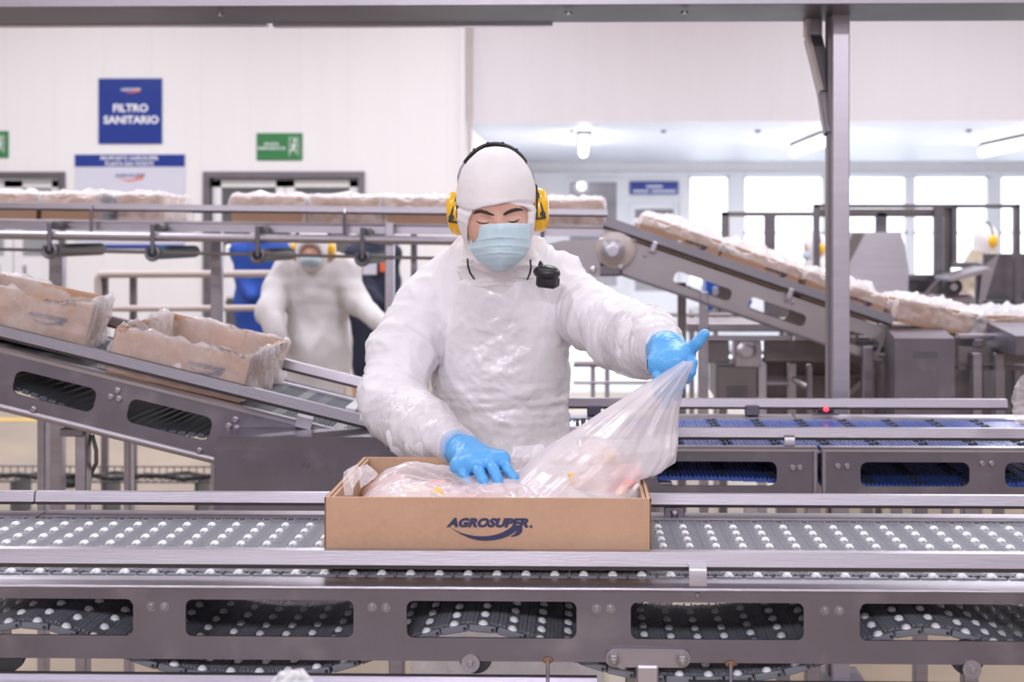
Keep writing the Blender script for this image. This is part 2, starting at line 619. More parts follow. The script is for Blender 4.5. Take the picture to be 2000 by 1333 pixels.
def logo(c, width, parent, world=True, mat_t=None, mat_s=None):
    put_text('lettering', 'AGROSUPER', (c[0], c[1], c[2]), width, width * 0.118, mat_t or M_INK, parent, world, bold=0.068, shear=0.3, space=1.04)
    flat_shape('emblem', swoosh_loops(), (c[0], c[1] - 0.0002, c[2]), width, mat_s or M_INK, parent, world)


# ------------------------------------------------------------------ numpy noise
_rs = np.random.RandomState(3)
_perm = _rs.permutation(256).astype(np.int32)
_perm = np.concatenate([_perm, _perm])
_grad = _rs.normal(size=(256, 3)).astype(np.float32)
_grad /= np.linalg.norm(_grad, axis=1)[:, None]


def pnoise(p):
    p = np.asarray(p, dtype=np.float32)
    i = np.floor(p).astype(np.int32)
    f = p - i
    u = f * f * f * (f * (f * 6 - 15) + 10)
    i &= 255
    r = 0
    for a in (0, 1):
        for b in (0, 1):
            for c in (0, 1):
                h = _perm[_perm[_perm[(i[..., 0] + a) & 255] + ((i[..., 1] + b) & 255)] + ((i[..., 2] + c) & 255)]
                g = _grad[h]
                d = g[..., 0] * (f[..., 0] - a) + g[..., 1] * (f[..., 1] - b) + g[..., 2] * (f[..., 2] - c)
                w = (u[..., 0] if a else 1 - u[..., 0]) * (u[..., 1] if b else 1 - u[..., 1]) * (u[..., 2] if c else 1 - u[..., 2])
                r = r + w * d
    return r * 1.6


def fbm(p, o=3):
    r, a, s = 0, 1.0, 1.0
    for k in range(o):
        r = r + a * pnoise(p * s + 17.3 * k)
        a *= 0.5
        s *= 2.03
    return r


def ridged(p, o=2, sharp=2.0):
    r, a, s = 0, 1.0, 1.0
    for k in range(o):
        r = r + a * np.clip(1 - np.abs(pnoise(p * s + 9.1 * k)) * 2.2, 0, 1) ** sharp
        a *= 0.5
        s *= 2.1
    return r


def displace(me, fn):
    n = len(me.vertices)
    co = np.empty(n * 3, dtype=np.float32)
    me.vertices.foreach_get('co', co)
    nr = np.empty(n * 3, dtype=np.float32)
    me.vertex_normals.foreach_get('vector', nr)
    co = co.reshape(-1, 3)
    nr = nr.reshape(-1, 3)
    co = co + nr * fn(co)[:, None]
    me.vertices.foreach_set('co', co.astype(np.float32).ravel())
    me.update()


def grid_mesh(A, closed_u=False, name='sheet'):
    """A: (nu, nv, 3) points"""
    nu, nv = A.shape[:2]
    idx = np.arange(nu * nv).reshape(nu, nv)
    if closed_u: idx = np.concatenate([idx, idx[:1]], 0)
    F = np.stack([idx[:-1, :-1], idx[1:, :-1], idx[1:, 1:], idx[:-1, 1:]], -1).reshape(-1, 4)
    return mesh_np(name, A.reshape(-1, 3), F)


# ------------------------------------------------------------------ signed-distance modelling (bodies, clothes, gloves)
def cap(p, a, b, ra, rb=None):
    rb = ra if rb is None else rb
    a = np.array(a, dtype=np.float32); b = np.array(b, dtype=np.float32)
    ab = b - a
    L2 = float(ab @ ab) + 1e-9
    t = ((p[0] - a[0]) * ab[0] + (p[1] - a[1]) * ab[1] + (p[2] - a[2]) * ab[2]) / L2
    t = np.clip(t, 0, 1)
    return np.sqrt((p[0] - a[0] - t * ab[0]) ** 2 + (p[1] - a[1] - t * ab[1]) ** 2 + (p[2] - a[2] - t * ab[2]) ** 2) - (ra + (rb - ra) * t)


def ell(p, c, r):
    x, y, z = (p[0] - c[0]), (p[1] - c[1]), (p[2] - c[2])
    k0 = np.sqrt((x / r[0]) ** 2 + (y / r[1]) ** 2 + (z / r[2]) ** 2)
    k1 = np.sqrt((x / r[0] ** 2) ** 2 + (y / r[1] ** 2) ** 2 + (z / r[2] ** 2) ** 2) + 1e-6
    return k0 * (k0 - 1) / k1


def smin(a, b, k):
    h = np.clip(0.5 + 0.5 * (b - a) / k, 0, 1)
    return b * (1 - h) + a * h - k * h * (1 - h)


def smax(a, b, k):
    return -smin(-a, -b, k)


def surfnets(fn, xs, ys, zs, name='body'):
    xs, ys, zs = [np.asarray(a, dtype=np.float32) for a in (xs, ys, zs)]
    D = fn((xs[:, None, None], ys[None, :, None], zs[None, None, :])).astype(np.float32)
    D = np.broadcast_to(D, (len(xs), len(ys), len(zs)))
    I = D < 0
    c = np.zeros((len(xs) - 1, len(ys) - 1, len(zs) - 1), dtype=np.int8)
    for a in (0, 1):
        for b in (0, 1):
            for d in (0, 1):
                c += I[a:a + c.shape[0], b:b + c.shape[1], d:d + c.shape[2]]
    act = (c > 0) & (c < 8)
    ai, aj, ak = np.nonzero(act)
    n = len(ai)
    idx = np.full(act.shape, -1, dtype=np.int32)
    idx[ai, aj, ak] = np.arange(n)
    acc = np.zeros((n, 3), dtype=np.float32)
    cnt = np.zeros(n, dtype=np.float32)
    cs = [(a, b, d) for a in (0, 1) for b in (0, 1) for d in (0, 1)]
    for q in cs:
        for ax in range(3):
            if q[ax]: continue
            q2 = list(q); q2[ax] = 1
            d0 = D[ai + q[0], aj + q[1], ak + q[2]]
            d1 = D[ai + q2[0], aj + q2[1], ak + q2[2]]
            m = (d0 < 0) != (d1 < 0)
            t = np.where(m, d0 / np.where(m, d0 - d1, 1), 0)
            A = np.stack([xs[ai + q[0]], ys[aj + q[1]], zs[ak + q[2]]], 1)
            B = np.stack([xs[ai + q2[0]], ys[aj + q2[1]], zs[ak + q2[2]]], 1)
            acc += np.where(m[:, None], A + (B - A) * t[:, None], 0)
            cnt += m
    V = acc / np.maximum(cnt, 1)[:, None]
    Fs = []
    for ax in range(3):
        sl0 = [slice(None)] * 3; sl1 = [slice(None)] * 3
        sl0[ax] = slice(0, -1); sl1[ax] = slice(1, None)
        o1, o2 = (ax + 1) % 3, (ax + 2) % 3
        for s_ in (sl0, sl1):
            s_[o1] = slice(1, -1); s_[o2] = slice(1, -1)
        a, b = I[tuple(sl0)], I[tuple(sl1)]
        for inv, msk in ((0, a & ~b), (1, ~a & b)):
            g = np.array(np.nonzero(msk))
            if g.shape[1] == 0: continue
            g[o1] += 1; g[o2] += 1
            def cell(d1, d2):
                h = g.copy(); h[o1] -= d1; h[o2] -= d2
                return idx[h[0], h[1], h[2]]
            q = np.stack([cell(1, 1), cell(0, 1), cell(0, 0), cell(1, 0)], 1)
            if inv: q = q[:, ::-1]
            Fs.append(q)
    F = np.concatenate(Fs)
    F = F[(F >= 0).all(1)]
    return mesh_np(name, V, F)


def axis(a, b, h):
    return np.arange(a, b + h, h)


def axis2(a, b, h, fa, fb, fh):
    """axis with a finer stretch from fa to fb"""
    return np.concatenate([np.arange(a, fa, h), np.arange(fa, fb, fh), np.arange(fb, b + h, h)])


# ================================================================== THE SETTING
def struct(name, mb, mat, parent=None, **kw):
    o = mb.build(name, mat, parent, **kw)
    if parent is None: o['kind'] = 'structure'
    return o


YW, YF = 12.0, 19.0            # near wall plane, far wall of the annex
XE = PX(911, YW)               # end of the left wall
ZL = PZ(238, YW, 1400)         # underside of the upper wall over the annex
struct('floor', MB().span((-10, -6.5, -0.1), (11, YF + 0.2, 0)), M_FLOOR)
struct('ceiling', MB().span((-10, -6.5, 4.9), (11, YW + 0.2, 5.05)), M_WHITE)
struct('wall_south', MB().span((-10, -6.6, 0), (11, -6.5, 4.9)), M_DIM)
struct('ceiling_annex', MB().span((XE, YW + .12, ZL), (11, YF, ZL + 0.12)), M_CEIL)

DL = [(PX(-75, YW), PX(118, YW)), (PX(408, YW), PX(702, YW))]     # the two door openings of the left wall
ZD = PZ(346, YW, 550)
wl = MB()
xs_ = [-10.0, DL[0][0], DL[0][1], DL[1][0], DL[1][1], XE]
for i in (0, 2, 4): wl.span((xs_[i], YW, 0), (xs_[i + 1], YW + 0.12, 4.9))
for i in (1, 3): wl.span((xs_[i], YW, ZD), (xs_[i + 1], YW + 0.12, 4.9))
wall_left = struct('wall_left', wl, M_WALL)
for i in range(17):                                             # insulated wall panels: narrow vertical joints
    x = -9.4 + 0.5 * i + 0.08
    if x > XE - 0.05: break
    z0 = ZD + 0.08 if any(a - 0.06 < x < b + 0.06 for a, b in DL) else 0.12
    MB().span((x - 0.002, YW - 0.001, z0), (x + 0.002, YW + 0.002, 4.85)).build('panel_joint', M_JOINT, wall_left, smooth=False)
struct('baseboard_left', MB().span((-10, YW - 0.03, 0), (DL[0][0] - .1, YW, 0.12)).span((DL[0][1] + .1, YW - 0.03, 0), (DL[1][0] - .1, YW, 0.12)).span((DL[1][1] + .1, YW - 0.03, 0), (XE, YW, 0.12)), M_WHITE)
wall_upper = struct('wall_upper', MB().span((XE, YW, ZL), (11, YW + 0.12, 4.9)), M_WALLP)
for i in range(13):
    x = XE + 0.62 * (i + 1)
    MB().span((x - 0.003, YW - 0.002, ZL + 0.01), (x + 0.003, YW + 0.002, 4.85)).build('panel_joint', M_JOINT, wall_upper, smooth=False)
struct('wall_west', MB().span((-10.1, -6.5, 0), (-10, YW, 4.9)), M_WALL)
struct('wall_east', MB().span((11, -6.5, 0), (11.1, YF, 4.9)), M_WALL)
struct('wall_annex_side', MB().span((XE - 0.12, YW + 0.12, 0), (XE, YF, ZL)), M_WALL)
struct('trim_1', MB().span((PX(899, YW - .03), YW - 0.05, 0), (PX(909, YW - .03), YW - 0.003, 4.9), 0.004), M_WALL)
t2 = MB().cyl((PX(917, YW - .06), YW - 0.06, 0), (PX(917, YW - .06), YW - 0.06, 4.9), 0.022, 12)
struct('trim_2', t2, M_PIPE)
# doors of the left wall
for n, (a, b) in enumerate(DL):
    fr = MB()
    w = 0.055
    fr.span((a - w, YW - 0.03, 0), (a + 0.01, YW + 0.14, ZD + w), 0.004).span((b - 0.01, YW - 0.03, 0), (b + w, YW + 0.14, ZD + w), 0.004).span((a, YW - 0.03, ZD - 0.01), (b, YW + 0.14, ZD + w), 0.004)
    d = struct('door_%d' % (n + 1), fr, M_STEELD)
    mid = (a + b) / 2
    for s, (u, v) in enumerate(((a + 0.02, mid - 0.005), (mid + 0.005, b - 0.02))):
        lf = MB()
        lf.span((u, YW + 0.05, 0.01), (v, YW + 0.09, 1.25), 0.003).span((u, YW + 0.05, 1.25), (u + 0.09, YW + 0.09, ZD - 0.03)).span((v - 0.09, YW + 0.05, 1.25), (v, YW + 0.09, ZD - 0.03)).span((u, YW + 0.05, ZD - 0.10), (v, YW + 0.09, ZD - 0.03))
        leaf = lf.build('door_leaf', M_WHITE, d)
        MB().span((u + 0.09, YW + 0.065, 1.25), (v - 0.09, YW + 0.072, ZD - 0.10)).build('pane', M_GLASS, leaf)
        MB().span((v - 0.16 if s == 0 else u + 0.1, YW + 0.035, 0.98), (v - 0.13 if s == 0 else u + 0.13, YW + 0.05, 1.16), 0.003).build('door_handle', M_STEELL, leaf)
struct('wall_behind_doors', MB().span((-10, YW + 2.0, 0), (XE - 0.13, YW + 2.1, 2.9)).span((-10, YW + 0.12, 2.8), (XE - 0.13, YW + 2.0, 2.9)), M_WALL)

# far wall with its windows and doors
def fpx(x): return PX(x, YF)
def fpz(y): return PZ(y, YF, 1500)
ZT, ZB = fpz(343), 0.62
openings = [(fpx(1345), fpx(1425), ZB, ZT), (fpx(1452), fpx(1610), ZB, ZT), (fpx(1624), fpx(1772), ZB, ZT), (fpx(1784), fpx(1932), ZB, ZT),
            (fpx(1953), fpx(2100), ZB, ZT), (fpx(2112), fpx(2260), ZB, ZT), (fpx(2272), fpx(2420), ZB, ZT)]
dwin = (fpx(1112), fpx(1205), fpz(560), fpz(355))
door = (fpx(1226), fpx(1328), 0.0, fpz(395))
wf = MB()
cuts = sorted([dwin, door] + openings)
x = XE
for (a, b, z0, z1) in cuts:
    wf.span((x, YF, 0), (a, YF + 0.15, ZL))
    if z0 > 0: wf.span((a, YF, 0), (b, YF + 0.15, z0))
    wf.span((a, YF, z1), (b, YF + 0.15, ZL))
    x = b
wf.span((x, YF, 0), (11, YF + 0.15, ZL))
struct('wall_far', wf, M_WALL)
struct('trim_3', MB().span((XE, YF - 0.04, fpz(342)), (11, YF - 0.001, fpz(336)), 0.004), M_WHITE)
zm = fpz(455)
for n, (a, b, z0, z1) in enumerate(openings):
    w = 0.035
    fr = MB().span((a, YF + .02, z0), (a + w, YF + .10, z1)).span((b - w, YF + .02, z0), (b, YF + .10, z1)).span((a, YF + .02, z1 - w), (b, YF + .10, z1)).span((a, YF + .02, z0), (b, YF + .10, z0 + w)).span((a, YF + .02, zm - .02), (b, YF + .10, zm + .02))
    wdw = struct('window_%d' % (n + 1), fr, M_WHITE)
    MB().span((a + w, YF + .055, z0 + w), (b - w, YF + .062, zm - .02)).build('pane', M_GLASS, wdw)
    MB().span((a + w, YF + .055, zm + .02), (b - w, YF + .062, z1 - w)).build('pane', M_GLASS, wdw)
a, b, z0, z1 = dwin
w = 0.05
wd = struct('window_8', MB().span((a - w, YF - .03, z0 - w), (a, YF + .1, z1 + w)).span((b, YF - .03, z0 - w), (b + w, YF + .1, z1 + w)).span((a, YF - .03, z1), (b, YF + .1, z1 + w)).span((a, YF - .03, z0 - w), (b, YF + .1, z0)), M_WHITE)
MB().span((a, YF + .05, z0), (b, YF + .06, z1)).build('pane', M_GLASS, wd)
a, b, z0, z1 = door
dd = struct('door_3', MB().span((a - w, YF - .03, 0), (a, YF + .1, z1 + w)).span((b, YF - .03, 0), (b + w, YF + .1, z1 + w)).span((a, YF - .03, z1), (b, YF + .1, z1 + w)), M_WHITE)
gx0, gx1, gz0, gz1 = fpx(1240), fpx(1316), 0.55, fpz(408)
dl = MB().span((a, YF + .03, 0.01), (gx0, YF + .08, z1)).span((gx1, YF + .03, 0.01), (b, YF + .08, z1)).span((gx0, YF + .03, 0.01), (gx1, YF + .08, gz0)).span((gx0, YF + .03, gz1), (gx1, YF + .08, z1)).build('door_leaf', M_WHITE, dd)
MB().span((gx0, YF + .05, gz0), (gx1, YF + .06, gz1)).build('pane', M_GLASS, dl)
# a dim room lies behind the glazed door and the first pane
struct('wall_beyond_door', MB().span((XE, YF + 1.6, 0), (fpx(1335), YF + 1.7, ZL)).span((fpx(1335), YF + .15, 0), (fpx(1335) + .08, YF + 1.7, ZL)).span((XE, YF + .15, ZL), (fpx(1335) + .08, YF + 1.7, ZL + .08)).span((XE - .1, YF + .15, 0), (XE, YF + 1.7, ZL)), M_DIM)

struct('floor_annex', MB().span((XE + .0, 11.1, 0.0), (11, YF + .1, .004)), M_FLOORA)
# painted lane on the floor
for (x0, x1, y0, y1, l) in ((-1.4, 2.2, 10.55, 10.72, 'yellow painted lane line across floor behind the conveyors'),
                            (-9.0, -4.1, 9.35, 9.5, 'yellow painted lane line at the far left of floor')):
    tagit(MB().span((x0, y0, 0), (x1, y1, 0.003)).build('floor_marking', M_FLOORY), l, 'floor marking')


# ------------------------------------------------------------------ signs
def sign(name, label, px0, py0, px1, py1, Y, mat, lab_rot=0.0, th=0.012):
    a, b = P(px0, py1, Y), P(px1, py0, Y)
    t = thing(name, label, 'sign', ((a.x + b.x) / 2, Y, a.z))
    return t, a, b


YS = YW - 0.016
t, a, b = sign('wall_sign', 'square blue wall sign with large white two line lettering and small emblem', 192, 153, 316, 281, YS, None)
MB().span((a.x, YS, a.z), (b.x, YW - 0.003, b.z), 0.002).build('board', M_SIGNB, t)
yy = YS - 0.002
c = P(255, 175, yy)
put_text('lettering', 'AGROSUPER', (c.x, yy, c.z), 0.20, 0.030, M_SIGNT, t, bold=0.02, shear=0.3)
flat_shape('emblem', swoosh_loops(), (c.x + .01, yy - .001, c.z + .004), 0.19, M_SIGNO, t, thick=0.001)
c = P(255, 211, yy); put_text('lettering', 'FILTRO', (c.x, yy, c.z), 0.355, 0.082, M_SIGNT, t, bold=0.03)
c = P(256, 234, yy); put_text('lettering', 'SANITARIO', (c.x, yy, c.z), 0.56, 0.082, M_SIGNT, t, bold=0.03)

t, a, b = sign('notice_board', 'large white notice board with blue header band, under the square blue sign', 146, 301, 361, 484, YS, None)
MB().span((a.x, YS, a.z), (b.x, YW - 0.003, b.z), 0.002).build('board', M_SIGNW, t)
h0, h1 = PZ(325, yy), PZ(301, yy)
MB().span((a.x, yy, h0), (b.x, YS, h1)).build('header_band', M_SIGNB, t)
MB().span((a.x, yy, PZ(486, yy)), (b.x, YS, PZ(478, yy))).build('footer_band', M_SIGNB, t)
c = P(253, 309, yy); put_text('lettering', 'PROPOSITO AGROSUPER', (c.x, yy - .002, c.z), 0.59, 0.042, M_SIGNT, t, bold=0.02)
c = P(253, 320, yy); put_text('lettering', 'PLANTA SAN VICENTE', (c.x, yy - .002, c.z), 0.49, 0.042, M_SIGNT, t, bold=0.02)
c = P(253, 343, yy); put_text('lettering', 'AGROSUPER', (c.x, yy, c.z), 0.31, 0.036, M_SIGNTB, t, bold=0.02, shear=0.3)
flat_shape('emblem', swoosh_loops(), (c.x + .01, yy - .001, c.z + .006), 0.30, M_SIGNO, t, thick=0.001)
c = P(318, 414, yy); MB().lathe([(0.028, 0), (0.028, 0.003)], (c.x, yy - .003, c.z), (0, 1, 0), 14).build('red_dot', M_SIGNO, t)


def runner_sign(label, px0, py0, px1, py1, with_text=True):
    t, a, b = sign('exit_sign', label, px0, py0, px1, py1, YS, None)
    MB().span((a.x, YS, a.z), (b.x, YW - 0.003, b.z), 0.002).build('board', M_SIGNG, t)
    W, H = b.x - a.x, b.z - a.z
    if with_text:
        put_text('lettering', 'SALIDA', (a.x + W * .33, yy, a.z + H * .60), W * .33, H * .105, M_SIGNT, t, bold=0.02)
        put_text('lettering', 'EMERGENCIA', (a.x + W * .335, yy, a.z + H * .44), W * .62, H * .105, M_SIGNT, t, bold=0.02)
    cx, cz, s = a.x + W * .82, a.z + H * .5, H
    m = MB()                                                     # doorway outline with a running figure
    for (u0, v0, u1, v1) in ((-.17, -.34, -.15, .34), (.15, -.34, .17, .34), (-.17, .32, .17, .34)):
        m.span((cx + u0 * s, yy - .001, cz + v0 * s), (cx + u1 * s, YS, cz + v1 * s))
    m.build('doorway_outline', M_SIGNT, t)
    m = MB()
    m.lathe([(.055 * s, 0), (.055 * s, .003)], (cx + .03 * s, yy - .002, cz + .22 * s), (0, 1, 0), 14)
    for (u0, v0, u1, v1, w_) in ((.02, .14, -.02, -.04, .10), (-.02, -.04, .07, -.16, .06), (.07, -.16, .05, -.28, .05), (-.02, -.04, -.09, -.15, .06), (-.09, -.15, -.14, -.17, .05), (.02, .12, .10, .02, .045), (.01, .12, -.09, .05, .045)):
        m.bar((cx + u0 * s, yy, cz + v0 * s), (cx + u1 * s, yy, cz + v1 * s), .004, w_ * s, 0)
    m.build('running_figure', M_SIGNT, t)
    return t


runner_sign('green emergency exit sign above the steel framed doorway, lettering on its left', 501, 260, 590, 313)
runner_sign('green emergency exit sign cut by the left edge of the photo', -72, 256, 16, 308)
YS2 = YF - 0.045
t = thing('door_sign', 'blue sign with faint white lines above the far glazed door', 'sign', (fpx(1277), YS2, fpz(380)))
MB().span((PX(1230, YS2), YS2, PZ(380, YS2, 1277)), (PX(1325, YS2), YF - .002, PZ(355, YS2, 1277))).build('board', M_SIGNB, t)
m = MB()
for (x0, x1, y0, y1) in ((1262, 1294, 362, 367), (1236, 1268, 371, 376), (1272, 1320, 371, 376)):
    m.span((PX(x0, YS2), YS2 - .004, PZ(y1, YS2, 1277)), (PX(x1, YS2), YS2, PZ(y0, YS2, 1277)))
m.build('print_line', M_SIGNW, t)

# ------------------------------------------------------------------ tube lamps under the annex ceiling
for k, (xl, lab) in enumerate(((PX(1140, 14.0), 'tube lamp seen end-on under the annex ceiling, right of the worker'),
                               (PX(1590, 13.7) + .0, 'slanting tube lamp half behind the steel post'),
                               (PX(1995, 13.4) + .1, 'tube lamp at the right edge of the annex ceiling'))):
    zc = 2.5
    t = thing('ceiling_lamp', lab, 'lamp', (xl, 14.0, ZL), group='tube lamps under the annex ceiling')
    MB().span((xl - .07, 13.0, ZL - .055), (xl + .07, 14.9, ZL), 0.01).build('housing', M_STEELD, t)
    tb = MB().cyl((xl, 12.9, zc - .01), (xl, 15.0, zc - .01), 0.052, 14, 0.02)
    tb.build('tube', M_TUBE, t)
    for q in (13.2, 14.7): MB().cyl((xl, q, zc + .03), (xl, q, ZL - .05), 0.012, 8).build('bracket', M_STEELD, t)
    area('lamp_light', (xl, 14.0, zc - .075), (0.09, 2.0), 115 * LK)
for k in range(4):
    xq = PX([1118, 1296, 1480, 1892][k], 13.0)
    tagit(MB().lathe([(0.03, 0), (0.035, -.01), (0.02, -.03)], (xq, 13.0, ZL), (0, 0, 1), 12).build('sprinkler', M_STEELD),
          'small grey ceiling fitting ' + ['beside the tube lamp seen end-on', 'midway between first two tube lamps', 'just left of the slanting tube lamp', 'right of the steel post, before the last lamp'][k], 'ceiling fitting', 'ceiling fittings of the annex')


# ================================================================== CONVEYORS
RAIL = [(.0085, -.009), (-.0115, -.009), (-.0070, .016), (.006, .017), (.0085, .012)]   # (y, z) profile of a guard rail: face leans back, lower edge turned under


def hexbolt(mb, c, r=0.0065, h=0.006, washer=True):
    c = Vector(c)
    if washer: mb.lathe([(r * 1.45, 0), (r * 1.45, 0.0015)], c, (0, -1, 0), 16)
    mb.lathe([(r, 0.001), (r, h), (r * .8, h + .001)], c, (0, -1, 0), 6)
    return mb


def rail_piece(name, x0, x1, y, z, mat, parent, scale=1.0, world=False):
    r = MB().prism([(y + p[0] * scale, z + p[1] * scale) for p in RAIL], x0, x1).build(name, mat, parent, world, smooth=False)
    # added dark strip, shade put into its colour, along the turned-under lower edge
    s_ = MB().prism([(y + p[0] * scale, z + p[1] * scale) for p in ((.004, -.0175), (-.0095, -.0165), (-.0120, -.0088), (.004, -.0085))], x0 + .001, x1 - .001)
    s_.build('shade_strip', M_STEELK, r if parent.parent is None else parent, world, smooth=False)
    return r


# ---------- belt modules
PITCH = 0.0524
BW = 0.40


def roller_module(w=BW, rows=8, y0=0.005, dy=0.0499):
    """one cross strip of the grey roller belt: base, hinge teeth, end block and roller pockets"""
    m = MB()
    p = PITCH
    m.mi = 0
    m.box((0, w / 2, -.0105), (p * .985, w, .007))
    m.mi = 1
    n = int(w / .0072)
    for side in (-1, 1):
        for k in range(n):
            yy_ = .012 + k * .0072
            m.box((side * .0226, yy_ + (0 if side > 0 else .0036), -.0036), (.0066, .0046, .0072))
            m.box((side * .0150, yy_ + (.0036 if side > 0 else 0), -.0036), (.0060, .0046, .0072))
    m.box((-.0112, w / 2, -.003), (.0018, w - .01, .006)).box((.0112, w / 2, -.003), (.0018, w - .01, .006)).box((-.0188, w / 2, -.0035), (.0014, w - .01, .006)).box((.0188, w / 2, -.0035), (.0014, w - .01, .006))
    for k in range(rows + 1):
        yk = y0 + (k - .5) * dy
        if 0.0 < yk < w - .008:
            m.box((0, yk, -.003), (.020, .0215, .006))
            m.box((-.0078, yk + .025, -.0035), (.0035, .022, .006)).box((.0078, yk + .025, -.0035), (.0035, .022, .006))
    m.box((0, .0, -.0075), (p * .93, .013, .0125), None, .002)
    m.box((0, w, -.0075), (p * .93, .008, .0125), None, .002)
    m.mi = 0
    m.lathe([(.0032, 0), (.0032, .0012)], (p * .36, -.0058, -.0075), (0, -1, 0), 10)
    m.mi = 1
    me = bpy.data.meshes.new('belt_module')
    me.from_pydata(m.v, [], m.f)
    me.materials.append(M_BELTD); me.materials.append(M_BELTL)
    me.polygons.foreach_set('material_index', m.m)
    me.update()
    return me


def roller_mesh(ang):
    m = MB()
    ax = Vector((math.cos(ang), math.sin(ang), 0))
    m.lathe([(.0045, -.0090), (.0080, -.0087), (.0095, -.0045), (.0100, 0), (.0095, .0045), (.0080, .0087), (.0045, .0090)], (0, 0, 0), ax, 12)
    m.mi = 1
    for s in (-1, 1): m.lathe([(.0048, .0088 * s), (.0048, .0096 * s)], (0, 0, 0), ax, 8)
    me = bpy.data.meshes.new('roller')
    me.from_pydata(m.v, [], m.f)
    me.materials.append(M_ROLL); me.materials.append(M_BELT)
    me.polygons.foreach_set('material_index', m.m)
    bm = bmesh.new(); bm.from_mesh(me); bmesh.ops.recalc_face_normals(bm, faces=bm.faces); bm.to_mesh(me); bm.free()
    me.shade_smooth(); me.set_sharp_from_angle(angle=R(40))
    return me


# ---------- FRONT ROLLER CONVEYOR -------------------------------------------------
YB = 2.153            # front edge of the belt
ZBELT = 0.880
fc = thing('roller_conveyor', 'long steel front conveyor with grey belt of white rollers under the open carton', 'conveyor', (-.2, 2.105, .74))
X0, X1 = -1.34, 1.10
YP = 2.105
xa = lambda px: PX(px, YP)
zs0, zs1 = PZ(1247.5, YP), PZ(1175.5, YP)
zp0, zp1 = PZ(1293, YP), PZ(1153, YP)
slots = [(xa(-70), xa(260)), (xa(362.5), xa(690.5)), (xa(794), xa(1126)), (xa(1232), xa(1570)), (xa(1679), xa(2020))]
loops = [[(X0, zp0), (X1, zp0), (X1, zp1), (X0, zp1)]] + [rrect(a, zs0, b, zs1, .0125, 6) for a, b in slots]
xz_plate('side_plate', loops, YP + .0025, .005, M_STEELM, fc)
# folded top lip: flat shelf rounded over the plate
MB().prism([(YP - .007, zp1 + .001), (YP - .0085, zp1 + .0035), (YP - .007, zp1 + .0065), (YP + .006, zp1 + .0095), (YP + .046, zp1 + .0095), (YP + .046, zp1 + .006), (YP, zp1 + .001)], X0, X1).build('top_lip', M_STEEL, fc, ang=25)
MB().prism([(YP + .46, ZBELT + .002), (YP + .515, ZBELT + .004), (YP + .515, ZBELT - .12), (YP + .51, ZBELT - .12), (YP + .51, ZBELT - .002), (YP + .46, ZBELT - .003)], PX(84, YP + .48), X1).build('rear_plate', M_STEEL, fc, ang=25)
MB().prism([(YP + .46, ZBELT + .000), (YP + .513, ZBELT + .002), (YP + .513, ZBELT - .12), (YP + .508, ZBELT - .12), (YP + .508, ZBELT - .004), (YP + .46, ZBELT - .005)], X0, PX(80, YP + .48) - .003).build('rear_plate', M_STEEL, fc, ang=25)
# guard rails
YRF, YRB = YP + .028, 2.612
zr = (PZ(1076, YRF) + PZ(1110, YRF)) / 2
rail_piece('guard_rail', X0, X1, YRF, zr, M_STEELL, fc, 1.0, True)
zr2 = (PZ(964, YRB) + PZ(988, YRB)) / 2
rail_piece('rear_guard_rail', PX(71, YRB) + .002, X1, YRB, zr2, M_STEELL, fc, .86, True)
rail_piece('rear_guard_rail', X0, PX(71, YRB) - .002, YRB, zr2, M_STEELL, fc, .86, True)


def bracket(px, top_y, bot_y, Y, wpx, parent, mat=M_STEELL):
    """bent strap that hooks the guard rail and is bolted to the lip"""
    x0, x1 = PX(px - wpx / 2, Y), PX(px + wpx / 2, Y)
    zt, zb = PZ(top_y, Y), PZ(bot_y, Y)
    m = MB().prism([(Y + .02, zt - .002), (Y - .002, zt), (Y - .010, zt - .006), (Y - .012, zt - .012), (Y - .012, zb + .008), (Y - .006, zb + .001), (Y + .02, zb), (Y + .02, zb + .003),
                    (Y - .004, zb + .004), (Y - .009, zb + .009), (Y - .009, zt - .011), (Y - .006, zt - .005), (Y + .02, zt - .005)], x0, x1)
    return m.build('rail_bracket', mat, parent, ang=30)


bracket(1362, 1100, 1148, YP + .008, 34, fc)
bracket(-60, 1100, 1148, YP + .008, 34, fc)
c = P(1362, 1163, YP); MB().lathe([(.0055, 0), (.0055, .004), (.003, .006)], (c.x, YP, c.z), (0, -1, 0), 6).build('bolt', M_BOLT, fc)
m = MB(); c = P(1316, 1000, 2.62); m.span((c.x - .022, 2.60, c.z - .006), (c.x + .022, 2.63, c.z + .012), .002); m.lathe([(.009, 0), (.009, .006), (.005, .009)], (c.x, 2.60, c.z + .002), (0, -1, .4), 8)
m.build('rail_clamp', M_STEELD, fc)
# bolts in the side plate
for (bx, by) in ((296, 1185), (322, 1185), (727, 1186.5), (754, 1187), (1165, 1189), (1192, 1189), (1611, 1193), (1639, 1193)):
    c = P(bx, by, YP)
    hexbolt(MB(), (c.x, YP, c.z), .0056, .004, True).build('bolt', M_BOLT, fc)
for (bx, by) in ((919, 1296), (1898, 1308)):
    c = P(bx, by, YP - .002)
    ear = MB().lathe([(.0165, 0), (.0165, .004)], (c.x, YP - .0005, c.z), (0, -1, 0), 24)
    e = ear.build('roller_ear', M_STEEL, fc)
    hexbolt(MB(), (c.x, YP - .0045, c.z), .0058, .005, True).build('bolt', M_BOLT, e)
c = P(14, 1295, YP + .01); MB().lathe([(.030, 0), (.030, .012)], (c.x, YP + .02, c.z + .012), (0, -1, 0), 24).build('return_wheel', M_RUBBER, fc)
c = P(916, 1283, YP + .01); MB().lathe([(.030, 0), (.030, .012)], (c.x + .012, YP + .02, c.z), (0, -1, 0), 24).build('return_wheel', M_RUBBER, fc)
